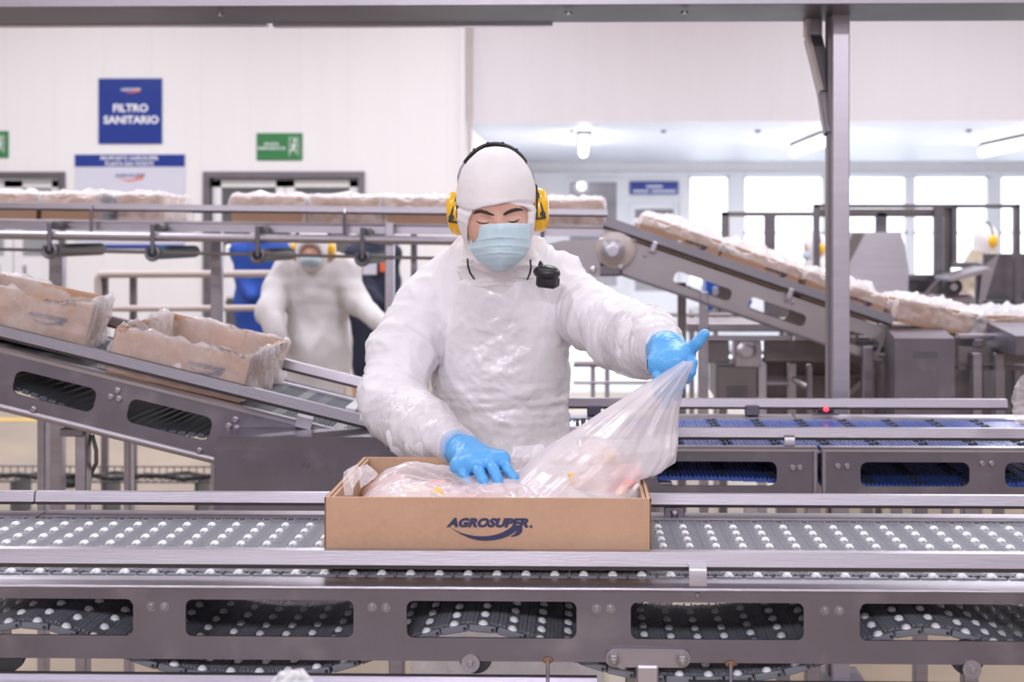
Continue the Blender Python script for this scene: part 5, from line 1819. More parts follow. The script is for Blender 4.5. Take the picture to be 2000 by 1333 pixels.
crumple('folded_corner', [P(674, 968, 2.24), P(672, 922, 2.26), P(694, 908, 2.28), P(690, 968, 2.25)], M_FILMH, bag, 1, .004)
crumple('folded_corner', [P(688, 958, 2.235), P(676, 918, 2.245), P(698, 907, 2.26), P(709, 925, 2.25)], M_FILMH, bag, 2, .003)
crumple('folded_corner', [P(705, 955, 2.30), P(700, 914, 2.30), P(718, 907, 2.32), P(742, 928, 2.32)], M_FILMB, bag, 3, .006)
crumple('side_fold', [P(1272, 935, 2.42), P(1296, 860, 2.42), P(1323, 868, 2.41), P(1318, 905, 2.41)], M_FILMB, bag, 4, .006)
crumple('rear_fold', [P(985, 935, 2.50), P(1003, 872, 2.53), P(1060, 868, 2.53), P(1085, 930, 2.50)], M_FILMB, bag, 5, .004)
crumple('gathered_tip', [P(1336, 712, 2.42), P(1340, 702, 2.415), P(1354, 706, 2.42), P(1346, 722, 2.42)], M_FILMH, bag, 6, .004)
# blurred scrap close to the camera at the lower edge
t = tagit(crumple('plastic_scrap', [P(520, 1345, 1.55), P(545, 1312, 1.56), P(592, 1306, 1.57), P(622, 1345, 1.56)], M_WHITE, None, 8, .012, 24, 6),
          'blurred white crumpled sheet poking up at bottom edge, left of centre', 'plastic scrap')
crumple_c = crumple('plastic_wrap', [P(1985, 830, 3.1), P(1978, 755, 3.1), P(2050, 700, 3.1), P(2050, 835, 3.1)], M_FILMH, None, 9, .02, 30, 2)
tagit(crumple_c, 'crumpled clear plastic wrap at right edge above the blue conveyor', 'plastic wrap')


# ================================================================== THE WORKER
def v3(p): return (p[0], p[1], p[2])


Wc = P(975, 800, 2.95)
wk = thing('person', 'worker in white coat, hood, blue mask, yellow ear cups and blue gloves packing the carton', 'person', (Wc.x, 2.98, 0))
# joints, placed from the photograph
HC = P(969, 399, 2.845)
SR, SL = P(824, 603, 2.93), P(1112, 592, 2.95)               # shoulders (his right is left in the photo)
UR, ER = P(783, 690, 2.87), P(765, 782, 2.79)
FR, WR = P(825, 835, 2.68), P(884, 870, 2.575)
UL, EL = P(1165, 622, 2.86), P(1222, 655, 2.73)
FL, WL = P(1262, 668, 2.62), P(1294, 684, 2.52)
CH, BE, HI = P(970, 640, 2.98), P(985, 800, 2.98), P(990, 950, 3.0)
NK0, NK1 = P(974, 492, 2.86), P(974, 548, 2.94)
JAW = P(973, 478, 2.795)


def torso(p, o=0.0):
    d = ell(p, v3(CH), (.178 + o, .118 + o, .235 + o))
    d = smin(d, cap(p, v3(P(852, 588, 2.96)), v3(P(1092, 582, 2.97)), .066 + o), .09)
    d = smin(d, cap(p, v3(P(915, 520, 2.93)), v3(P(868, 562, 2.96)), .052 + o, .052 + o), .07)
    d = smin(d, cap(p, v3(P(1030, 515, 2.94)), v3(P(1085, 555, 2.97)), .052 + o, .052 + o), .07)
    d = smin(d, ell(p, v3(BE), (.142 + o, .108 + o, .21 + o)), .08)
    d = smin(d, ell(p, v3(HI), (.160 + o, .115 + o, .17 + o)), .08)
    return d


def arms(p, o=0.0, k=.05, puff=0.0):
    a = cap(p, v3(SR), v3(UR), .070 + o, .068 + o)
    a = smin(a, cap(p, v3(UR), v3(ER), .067 + o, .062 + o + puff), k)
    a = smin(a, cap(p, v3(ER), v3(FR), .062 + o + puff, .054 + o + puff), k)
    a = smin(a, cap(p, v3(FR), v3(WR), .054 + o + puff, .036 + o), k)
    b = cap(p, v3(SL), v3(UL), .070 + o, .066 + o)
    b = smin(b, cap(p, v3(UL), v3(EL), .065 + o, .060 + o + puff), k)
    b = smin(b, cap(p, v3(EL), v3(FL), .060 + o + puff, .054 + o + puff), k)
    b = smin(b, cap(p, v3(FL), v3(WL), .054 + o + puff, .040 + o), k)
    return np.minimum(a, b)


def head(p, o=0.0):
    d = smin(ell(p, v3(P(969, 375, 2.85)), (.0825 + o, .108 + o, .101 + o)), ell(p, v3(P(970, 415, 2.845)), (.081 + o, .108 + o, .105 + o)), .03)
    d = smin(d, cap(p, v3(P(972, 450, 2.82)), v3(JAW), .060 + o, .046 + o), .05)
    return d


def skin(p):
    d = head(p)
    d = smin(d, cap(p, v3(P(946, 414, 2.762)), v3(P(1000, 411, 2.762)), .016), .02)      # brow ridge
    for (ex, ey) in ((945, 431), (1002, 428)):
        d = smax(d, -ell(p, v3(P(ex, ey, 2.732)), (.019, .014, .012)), .010)              # sockets
        d = smin(d, ell(p, v3(P(ex, ey + 1, 2.758)), (.0145, .0135, .0105)), .004)        # closed lids
    d = smin(d, cap(p, v3(P(974, 420, 2.752)), v3(P(976, 452, 2.722)), .0085, .013), .012)  # nose
    d = smin(d, ell(p, v3(P(948, 455, 2.765)), (.028, .022, .025)), .03)                  # cheeks
    d = smin(d, ell(p, v3(P(1002, 453, 2.765)), (.028, .022, .025)), .03)
    for s, px in ((-1, 903), (1, 1037)):
        d = smin(d, ell(p, v3(P(px, 425, 2.86)), (.008, .020, .030)), .012)               # ears
    d = smin(d, cap(p, v3(NK0), v3(NK1), .055, .062), .03)
    d = smin(d, torso(p, -.022), .04)
    d = smin(d, arms(p, -.024), .03)
    for H_, F_ in ((WR, P(925, 898, 2.48)), (WL, P(1312, 702, 2.45))):
        d = smin(d, cap(p, v3(H_), v3(F_), .020, .017), .02)                              # palms inside the gloves
    for s in (-1, 1):                                                                     # legs and feet
        hx_ = HI.x + s * .085
        d = smin(d, cap(p, (hx_, 3.0, .86), (hx_ + s * .02, 2.98, .48), .080, .055), .04)
        d = smin(d, cap(p, (hx_ + s * .02, 2.98, .48), (hx_ + s * .03, 3.01, .10), .054, .038), .02)
        d = smin(d, cap(p, (hx_ + s * .03, 3.02, .05), (hx_ + s * .045, 2.86, .045), .040, .036), .03)
    return d


xa_ = axis2(-.50, .26, .011, HC.x - .10, HC.x + .11, .0032)
ya_ = axis2(2.42, 3.16, .011, 2.66, 2.80, .0032)
za_ = axis2(0.0, 1.74, .012, 1.43, 1.60, .0032)
me = surfnets(skin, xa_, ya_, za_, 'body')
body = put('body', me, M_SKIN, wk, True, True, 180)


def face_y(px, py, y0=2.66, y1=2.86):
    """first point of the skin behind a pixel of the face"""
    ys = np.linspace(y0, y1, 400)
    pts = [P(px, py, float(y)) for y in ys]
    d = skin((np.array([p.x for p in pts]), np.array([p.y for p in pts]), np.array([p.z for p in pts])))
    i = int(np.argmax(d < 0))
    return pts[i]


for pts, r_ in (([(925, 418), (931, 414), (940, 412.5), (950, 415), (959, 418.5), (966, 421)], [.0016, .0040, .0044, .0040, .0028, .0014]),
                ([(983, 420), (990, 415.5), (998, 412), (1008, 409.5), (1016, 409.5), (1021, 411)], [.0020, .0038, .0044, .0044, .0032, .0014])):
    MB().tube([face_y(a, b) + Vector((0, .0008, 0)) for a, b in pts], r_, 8).build('eyebrow', M_BROW, wk, ang=180)
for pts in ([(930, 432), (936, 435.5), (944, 437), (952, 436), (958, 433)], [(991, 431), (997, 434), (1004, 434), (1010, 431.5), (1015, 428)]):
    MB().tube([face_y(a, b) + Vector((0, .0004, 0)) for a, b in pts], [.0008, .0018, .0021, .0018, .0008], 6).build('eyelashes', M_BROW, wk, ang=180)


# hood
def hood(p):
    d = head(p, .0085)
    d = smin(d, cap(p, v3(NK0), v3(P(974, 535, 2.90)), .066, .082), .035)
    d = smin(d, cap(p, v3(P(938, 505, 2.86)), v3(P(915, 540, 2.92)), .040, .045), .03)
    d = smin(d, cap(p, v3(P(1010, 500, 2.86)), v3(P(1038, 535, 2.92)), .040, .045), .03)
    rim = cap(p, v3(P(905, 470, 2.83)), v3(P(905, 470, 2.83)), .0)
    fc_ = P(974, 458, 2.70)
    x, y, z = p[0] - fc_.x, p[1] - fc_.y, p[2] - fc_.z + .10 * (p[0] - fc_.x) * -1 * 0
    # opening: forehead edge up to the chin, rounded
    top = .066
    z = z - .06 * x
    q = ((np.abs(x - .001) / .0785) ** 3.2 + (np.abs(z) / top) ** 3.2) ** (1 / 3.2) - 1
    cut = np.maximum(q * .06, y - .094)
    d = smax(d, -cut, .005)
    return d


me = surfnets(hood, axis(HC.x - .14, HC.x + .15, .0034), axis(2.70, 3.06, .0036), axis(1.34, 1.70, .0034), 'hood')


def hood_folds(c):
    z = c[:, 2]; x = c[:, 0] - HC.x
    seam = np.exp(-((z - (1.553 + .35 * x ** 2 * 3 + .010 * np.sin(x * 30))) / .0040) ** 2) * (c[:, 1] < 2.86)
    low = np.clip((1.47 - z) / .05, 0, 1)
    f = ridged(np.stack([c[:, 0] * 5, c[:, 1] * 5, z * 26 + 3 * x], 1), 2, 2.5) * .0055 * low
    f += fbm(np.stack([c[:, 0] * 10, c[:, 1] * 10, z * 16], 1), 3) * .0020
    f += ridged(np.stack([c[:, 0] * 7 + 3, c[:, 1] * 9, z * 22 - 5 * x], 1), 1, 4) * .0028 * np.exp(-((z - 1.535) / .03) ** 2)
    return f - seam * .0055


displace(me, hood_folds)
put('hood', me, M_HOOD, wk, True, True, 180)

# mask
rw = [(0.0, 441, 916, 1036, 2.712, 2.79, 4), (.12, 448, 916, 1036, 2.700, 2.788, 3), (.3, 463, 917, 1035, 2.692, 2.785, 1), (.55, 486, 919, 1034, 2.690, 2.78, 0), (.72, 503, 931, 1023, 2.695, 2.765, 0), (.86, 517, 946, 1007, 2.707, 2.75, 0), (1.0, 529, 962, 989, 2.725, 2.745, 0)]
nU, nV = 61, 71
A = np.zeros((nU, nV, 3), dtype=np.float32)
tv = [r[0] for r in rw]
for j in range(nV):
    v = j / (nV - 1)
    py, xl, xr, yc, ye, bow = [np.interp(v, tv, [r[z] for r in rw]) for z in (1, 2, 3, 4, 5, 6)]
    for i in range(nU):
        u = -1 + 2 * i / (nU - 1)
        px = (xl + xr) / 2 + (xr - xl) / 2 * u
        Y = yc + (ye - yc) * abs(u) ** 1.9
        # nose bridge at the top, pleats
        Y -= .010 * math.exp(-(u / .16) ** 2) * math.exp(-((v - .12) / .2) ** 2)
        pl = 0
        for v0 in (.34, .50, .64):
            vv = v - v0 + .03 * (1 - abs(u)) ** 1 - .02 * u * u
            pl += .0034 * max(0, 1 - abs(vv) / .05) * (1 if vv > 0 else .25) * (1 - .3 * abs(u))
        q = P(px, py - bow * (1 - u * u) - 3.0 * u * (1 - v), Y - pl)
        A[i, j] = q
A[:, :, 1] += fbm(A * 30, 2) * .0018
mm = grid_mesh(A)
mo_ = put('face_mask', mm, M_MASK, wk, True, True, 60)
sd = mo_.modifiers.new('thickness', 'SOLIDIFY'); sd.thickness = .0018; sd.offset = 0
top = [Vector(A[i, 1]) + Vector((0, -.0012, 0)) for i in range(nU)]
MB().tube([Vector(A[i, 2]) + Vector((0, -.0006, 0)) for i in range(1, nU - 1)], .0016, 6).build('nose_strip', M_MASKW, mo_, ang=180)
for s in (1, nU - 2): MB().tube([Vector(A[s, j]) + Vector((0, -.0006, 0)) for j in range(2, 40)], .0014, 6).build('side_seam', M_MASKW, mo_, ang=180)

# ear defenders
em_root = thing('ear_defenders', None, None)
em_root.parent = wk
del em_root  # replaced below: parts hang straight from the worker
bpy.data.objects.remove(bpy.data.objects['ear_defenders'])
cups = [(P(893, 417, 2.87), -1), (P(1053, 410, 2.87), 1)]
for c, s in cups:
    m = MB()
    tilt = Vector((s, .12, -.10 if s < 0 else .04)).normalized()
    prof = [(.040, -.016), (.0445, -.012), (.0465, -.004), (.046, .006), (.042, .014), (.034, .0195), (.020, .022), (.004, .0225)]
    m.lathe(prof, c, tilt, 36, (.86, 1.16))
    cup = m.build('ear_cup', M_YEL, wk, ang=60)
    m = MB().lathe([(.036, -.030), (.043, -.027), (.045, -.020), (.044, -.013), (.038, -.012)], c, tilt, 32, (.86, 1.14))
    m.build('cushion', M_BLACK, cup, ang=60)
    m = MB()
    top_ = c + Vector((-s * .002, -.036, .050)); bot = c + Vector((s * .004, -.044, -.024))
    e1 = c + Vector((s * .016, -.040, -.020))
    m.tube([c + Vector((-s * .006, -.012, .056)), c + Vector((-s * .003, -.034, .030)), bot + Vector((-s * .010, 0, 0))], .0030, 8)
    m.tube([c + Vector((-s * .002, -.028, .040)), c + Vector((s * .008, -.039, .004)), e1], .0026, 8)
    m.tube([e1 + Vector((.0, 0, 0)), bot + Vector((-s * .008, 0, .002))], .0024, 8)
    m.lathe([(.0065, -.002), (.0065, .002)], e1 + Vector((-s * .006, -.001, .010)), (0, -1, 0), 14)
    m.build('cup_fork', M_BLACK, cup, ang=60)
    MB().box(c + Vector((-s * .010, -.006, .052)), (.010, .022, .022), (0, 0, 0), .004).build('pivot', M_BLACK, cup)
# band
ctr = P(968, 380, 2.87)
bw_, bh_ = (PX(1036, 2.87) - PX(901, 2.87)) / 2, PZ(283, 2.87) - ctr.z
m = MB()
n = 40
prof_ = [(-.019, 0), (-.017, .0045), (-.008, .0065), (.008, .0065), (.017, .0045), (.019, 0), (.010, -.003), (-.010, -.003)]
ring = []
for i in range(n + 1):
    a = R(38 + 104 * i / n)
    tw = .0
    c_ = Vector((ctr.x + bw_ * 1.12 * math.cos(a) * -1, ctr.y, ctr.z + bh_ * math.sin(a)))
    nrm = Vector((-math.cos(a) / 1.05, 0, math.sin(a))).normalized()
    taper = .62 + .38 * math.sin(math.pi * i / n) ** .5
    ring.append([c_ + nrm * q[1] * (1 + .0) + Vector((0, q[0] * taper, 0)) for q in prof_])
vs = [tuple(p) for r_ in ring for p in r_]
k_ = len(prof_)
fs = [[i * k_ + j, i * k_ + (j + 1) % k_, (i + 1) * k_ + (j + 1) % k_, (i + 1) * k_ + j] for i in range(n) for j in range(k_)] + [list(range(k_)), [n * k_ + j for j in range(k_)]]
m.add(vs, fs)
for q in (.22, .42, .60, .80):
    i = int(q * n)
    m.box((Vector(ring[i][2]) + Vector(ring[i][3])) / 2 + Vector((0, -.006, 0)), (.0055, .016, .004), (0, R(38 + 104 * q) - R(90), 0), .001)
hb = m.build('headband', M_BLACK, wk, ang=50)
for s, (q0, q1, q2) in ((-1, (P(907, 318, 2.86), P(895, 345, 2.86), P(896, 378, 2.86))), (1, (P(1030, 316, 2.86), P(1041, 340, 2.86), P(1046, 372, 2.86)))):
    for dy in (-.012, .012):
        MB().tube([q0 + Vector((0, dy, 0)), q0 * .4 + q1 * .6 + Vector((0, dy, .006)), q1 + Vector((0, dy, 0)), q2 + Vector((0, dy, 0))], .0014, 6).build('band_wire', M_STEELL, hb)

# coat
def skirt(p):
    zc_ = np.clip((p[2] - .36) / .56, 0, 1)
    ax_ = .235 - .075 * zc_; by_ = .150 - .035 * zc_
    x, y = p[0] - HI.x, p[1] - 3.0
    d = (np.sqrt((x / ax_) ** 2 + (y / by_) ** 2) - 1) * np.minimum(ax_, by_)
    return smax(d, np.maximum(.36 - p[2], p[2] - .94), .02)


def coat_raw(p):
    d = torso(p, .0)
    d = smin(d, cap(p, v3(P(972, 545, 2.95)), v3(P(972, 560, 2.96)), .092, .10), .05)
    d = smin(d, skirt(p), .05)
    d = smin(d, arms(p, .0, .05, .004), .035)
    # seam bump on his left shoulder
    d = smin(d, cap(p, v3(P(1096, 522, 2.95)), v3(P(1112, 520, 2.98)), .022), .03)
    return d


def seg_coord(c, a, b):
    a = np.array(a); b = np.array(b); ab = b - a
    L2 = ab @ ab
    t = (c - a) @ ab / L2
    d = np.linalg.norm(c - a - np.clip(t, 0, 1)[:, None] * ab, axis=1)
    return t, d


def coat_folds(c):
    x, y, z = c[:, 0], c[:, 1], c[:, 2]
    w = fbm(c * 4.0, 2)[:, None] * .5
    big = fbm(c * np.array([6.0, 6.0, 3.4]) + w, 2) * .009
    cre = ridged(c * np.array([7.5, 7.5, 4.6]) + w * 2 + 3.3, 2, 2.6) * .0075
    f = big + cre
    # sleeves: folds across the arm, bunching at the elbows
    for (a, b, amp, fr, sl) in ((SR, ER, .0065, 20, 9), (ER, WR, .0060, 24, -7), (SL, EL, .0060, 22, 9), (EL, WL, .0050, 30, 0)):
        t, d = seg_coord(c, v3(a), v3(b))
        L_ = (Vector(b) - Vector(a)).length
        m_ = np.clip((.105 - d) / .03, 0, 1) * np.clip((t + .1) / .2, 0, 1) * np.clip((1.1 - t) / .2, 0, 1)
        ph = t * L_ * fr + sl * (z - a[2]) * .5
        s_ = ridged(np.stack([ph, x * 5, y * 5 + z * 2], 1), 2, 2.0)
        f = f * (1 - .35 * m_) + m_ * (s_ * amp * 1.35 + fbm(c * 26, 2) * .0012)
    t, d = seg_coord(c, v3(P(835, 640, 2.86)), v3(P(870, 740, 2.86)))    # armpit folds, image left
    f -= np.exp(-(d / .012) ** 2) * .006
    t, d = seg_coord(c, v3(P(1118, 600, 2.86)), v3(P(1112, 700, 2.86)))
    f -= np.exp(-(d / .010) ** 2) * .006
    # gathered waist
    wz = np.exp(-((z - PZ(795, 2.87)) / .035) ** 2)
    f += wz * (ridged(np.stack([x * 6, y * 6, z * 45], 1), 2, 2) * .006 - .010)
    return f


xr_, yr_, zr_ = axis(-.56, .25, .0072), axis(2.50, 3.20, .0072), axis(.33, 1.475, .0072)
def coat(p):
    d = coat_raw(p)
    # sleeves end at the wrists
    for H_, T_ in ((WR, P(925, 898, 2.48)), (WL, P(1312, 702, 2.45))):
        n_ = (Vector(T_) - Vector(H_)).normalized()
        pl = (p[0] - H_[0]) * n_.x + (p[1] - H_[1]) * n_.y + (p[2] - H_[2]) * n_.z
        near = cap(p, v3(H_), v3(H_), .12)
        d = np.where(near < 0, np.maximum(d, pl - .008), d)
    return d


me = surfnets(coat, xr_, yr_, zr_, 'coat')
displace(me, coat_folds)
put('coat', me, M_COAT, wk, True, True, 180)

# plastic apron over the front
def apron(p):
    d = smin(torso(p, .012), skirt(p) - .010, .05)
    d = smin(d, cap(p, v3(P(972, 545, 2.94)), v3(P(972, 552, 2.94)), .094, .10), .05)
    zt = PZ(546, 2.84)
    zw = PZ(700, 2.84)
    t = np.clip((zt - p[2]) / (zt - zw), 0, 1)
    hw = .094 + .050 * t ** .6 + np.clip((zw - p[2]) / .25, 0, 1) * .09
    side = np.abs(p[0] - (PX(975, 2.85) + .010 * t)) - hw
    return smax(smax(d, side, .012), np.maximum(p[2] - zt, p[1] - 3.0), .008)


me = surfnets(apron, axis(-.48, .12, .0068), axis(2.78, 3.02, .0068), axis(.34, 1.40, .0068), 'apron')


def apron_folds(c):
    x, y, z = c[:, 0], c[:, 1], c[:, 2]
    f = coat_folds(c) * .55 + .001
    ax_c, az_c = PX(965, 2.85), PZ(680, 2.85)
    core = np.exp(-(((x - ax_c) / .075) ** 2 + ((z - az_c) / .085) ** 2))
    f += core * (ridged(c * np.array([24, 10, 30]) + fbm(c * 9, 2)[:, None], 3, 2) * .0085 - .003)
    w_ = np.exp(-((z - PZ(800, 2.85)) / .055) ** 2)
    f += w_ * ridged(np.stack([x * 7 + z * 4, y * 3, z * 52], 1), 2, 2) * .005
    f += ridged(np.stack([x * 11 + z * 7, y * 4, z * 6 - x * 4], 1), 2, 4) * .002
    return f


displace(me, apron_folds)
put('apron', me, M_APRON, wk, True, True, 180)
MB().tube([P(905, 546, 2.86), P(893, 520, 2.88), P(891, 500, 2.90)], [.007, .006, .005], 10).build('apron_strap', M_APRON, wk, ang=180)
MB().tube([P(1056, 546, 2.86), P(1062, 515, 2.88), P(1054, 495, 2.90)], [.007, .006, .005], 10).build('apron_strap', M_APRON, wk, ang=180)

# plastic sleeve covers
def cover(a, b, c3, r0, r1, r2, px0, px1):
    def f(p):
        d = smin(cap(p, v3(a), v3(b), r0, r1), cap(p, v3(b), v3(c3), r1, r2), .04)
        na = (Vector(b) - Vector(a)).normalized()
        pa = (Vector(a) - Vector((0, 0, 0)))
        pl = (p[0] - a[0]) * na.x + (p[1] - a[1]) * na.y + (p[2] - a[2]) * na.z
        nb = (Vector(c3) - Vector(b)).normalized()
        pb = (p[0] - c3[0]) * nb.x + (p[1] - c3[1]) * nb.y + (p[2] - c3[2]) * nb.z
        return np.maximum(np.maximum(d, -pl), pb - .004)
    return f


def sleeve(a, b, c3, r0, r1, r2):
    f = cover(a, b, c3, r0, r1, r2, 0, 0)
    lo = [min(a[i], b[i], c3[i]) - .11 for i in range(3)]; hi = [max(a[i], b[i], c3[i]) + .11 for i in range(3)]
    me = surfnets(f, *[axis(lo[i], hi[i], .0052) for i in range(3)], 'sleeve_cover')
    t0 = Vector(a)

    def g(c):
        t, d = seg_coord(c, v3(a), v3(c3))
        return ridged(np.stack([t * 4.5, c[:, 0] * 14, c[:, 2] * 14], 1), 2, 2) * .0055 + fbm(c * 16, 3) * .0035 + ridged(np.stack([t * 14, c[:, 0] * 5, c[:, 2] * 5], 1), 1, 3) * .003 * (t > .6)
    displace(me, g)
    return put('sleeve_cover', me, M_SLEEVE, wk, True, True, 180)


sleeve(P(762, 800, 2.77), P(822, 836, 2.68), P(892, 873, 2.565), .070, .064, .040)
sleeve(P(1215, 655, 2.75), P(1256, 668, 2.64), P(1296, 686, 2.515), .068, .072, .045)

# gloves
def glove(name, wrist, palm, fingers, bounds, cuff_r, pr=.020, seed=0):
    def f(p):
        d = cap(p, v3(wrist), v3(palm[0]), cuff_r, cuff_r * .92)
        for q in palm[1:]: d = smin(d, cap(p, v3(palm[0]), v3(q), pr + .006, pr), .022)
        for i in range(1, len(palm) - 1): d = smin(d, cap(p, v3(palm[i]), v3(palm[i + 1]), pr * .86), .014)
        for fg in fingers:
            e = None
            for i in range(len(fg) - 1):
                s_ = cap(p, v3(fg[i][0]), v3(fg[i + 1][0]), fg[i][1], fg[i + 1][1])
                e = s_ if e is None else smin(e, s_, .003)
            d = smin(d, e, .0028)
        nw = (Vector(palm[0]) - Vector(wrist)).normalized()
        pl = (p[0] - wrist[0]) * nw.x + (p[1] - wrist[1]) * nw.y + (p[2] - wrist[2]) * nw.z
        return np.maximum(d, -pl - .012)
    lo, hi = bounds
    me = surfnets(f, *[axis(lo[i], hi[i], .0020) for i in range(3)], 'glove')

    def g(c):
        t, d = seg_coord(c, v3(wrist), v3(palm[len(palm) // 2]))
        near = np.clip(1.2 - t, 0, 1)
        return ridged(np.stack([t * 7 + fbm(c * 20, 1), c[:, 0] * 18, c[:, 2] * 18], 1) + seed, 2, 3) * .0022 * near + ridged(c * 75 + seed, 1, 3) * .0005 - .0006
    displace(me, g)
    return put(name, me, M_GLOVE, wk, True, True, 180)


# his right hand (left in the photo): pressed flat on the bag, four fingers forward, thumb under on the right
Wr = P(886, 871, 2.575)
pr_ = [P(912, 888, 2.53), P(897, 910, 2.455), P(925, 905, 2.445), P(953, 900, 2.445), P(979, 899, 2.455)]
fr_ = [[(pr_[1], .0115), (P(905, 926, 2.435), .0115), (P(914, 941, 2.43), .0110), (P(923, 952, 2.425), .0098)],
       [(pr_[2], .0120), (P(936, 922, 2.415), .0118), (P(943, 938, 2.405), .0113), (P(950, 953, 2.40), .0100)],
       [(pr_[3], .0120), (P(964, 918, 2.415), .0118), (P(972, 936, 2.405), .0113), (P(977, 953, 2.40), .0100)],
       [(pr_[4], .0115), (P(990, 916, 2.430), .0108), (P(1004, 934, 2.42), .0098), (P(1018, 950, 2.415), .0082)],
       [(P(925, 878, 2.55), .0140), (P(962, 892, 2.545), .0120), (P(985, 916, 2.52), .0110), (P(996, 934, 2.50), .0100)]]
glove('glove', Wr, pr_, fr_, ((P(850, 0, 2.6).x, 2.38, .955), (P(1040, 0, 2.4).x, 2.63, 1.11)), .034, .0180, 1)
# his left hand (right in the photo): back of the hand up, thumb out, fingers pinching and hanging down
Wl = P(1290, 684, 2.53)
pl_ = [P(1304, 686, 2.48), P(1338, 692, 2.43), P(1322, 704, 2.415), P(1303, 711, 2.42), P(1284, 712, 2.43)]
fl_ = [[(pl_[1], .0115), (P(1352, 709, 2.405), .0112), (P(1350, 727, 2.400), .0102), (P(1343, 741, 2.408), .0090)],
       [(pl_[2], .0118), (P(1331, 733, 2.392), .0115), (P(1327, 757, 2.395), .0105), (P(1322, 776, 2.405), .0090)],
       [(pl_[3], .0118), (P(1307, 742, 2.397), .0114), (P(1304, 768, 2.400), .0104), (P(1301, 790, 2.41), .0090)],
       [(pl_[4], .0108), (P(1284, 736, 2.410), .0102), (P(1283, 756, 2.415), .0092), (P(1284, 773, 2.425), .0080)],
       [(P(1314, 684, 2.46), .0160), (P(1346, 684, 2.425), .0140), (P(1363, 669, 2.41), .0122), (P(1376, 653, 2.405), .0108)]]
glove('glove', Wl, pl_, fl_, ((P(1258, 0, 2.55).x, 2.36, 1.13), (P(1392, 0, 2.4).x, 2.58, 1.31)), .040, .0205, 5)

# lanyard cords
MB().tube([P(913, 506, 2.80), P(914, 520, 2.79), P(918, 533, 2.80), P(926, 545, 2.82)], .0024, 8).build('lanyard_cord', M_BLACK, wk, ang=180)
MB().tube([P(1036, 508, 2.80), P(1037, 522, 2.79), P(1035, 534, 2.80), P(1030, 546, 2.82)], .0024, 8).build('lanyard_cord', M_BLACK, wk, ang=180)

# speaker microphone clipped on the shoulder
c = P(1069, 541, 2.765)
mic = thing('radio_microphone', 'black hand microphone clipped on the worker\'s chest strap, photo right', 'microphone', tuple(c))
Mr = Euler((.15, .10, -.15)).to_matrix()
MB().box(c + Vector((0, 0, -.005)), (.049, .032, .040), Mr, .006).build('mic_body', M_BLACK, mic, ang=50)
MB().ball(c + Vector((-.001, -.003, .010)), (.032, .024, .018), 24, 14, Mr).build('mic_cap', M_BLACK, mic, ang=180)
for k in range(4): MB().box(c + Vector((-.006, -.0235 + .0012 * k, .017 - .0045 * k)), (.030, .0016, .0014), Mr).build('grille_line', M_CABLE, mic)
MB().lathe([(.008, 0), (.006, .010), (.002, .017)], c + Vector((-.014, .004, .020)), (-.15, 0, 1), 12).build('cable_boot', M_BLACK, mic)
MB().box(c + Vector((.021, .010, -.012)), (.014, .02, .026), Mr, .005).build('clip', M_BLACK, mic)
# boots
for s in (-1, 1):
    hx_ = HI.x + s * .085
    f_ = lambda p: smin(cap(p, (hx_ + s * .03, 3.02, .30), (hx_ + s * .03, 3.02, .09), .062, .056), smax(cap(p, (hx_ + s * .03, 3.03, .058), (hx_ + s * .048, 2.84, .052), .056, .050), -(p[2] - .002), .004), .02)
    me = surfnets(lambda p: np.maximum(f_(p), .003 - p[2]), axis(hx_ - .1, hx_ + .16, .008), axis(2.76, 3.12, .008), axis(-.01, .38, .008), 'boot')
    put('boot', me, M_WHITE, wk, True, True, 180)


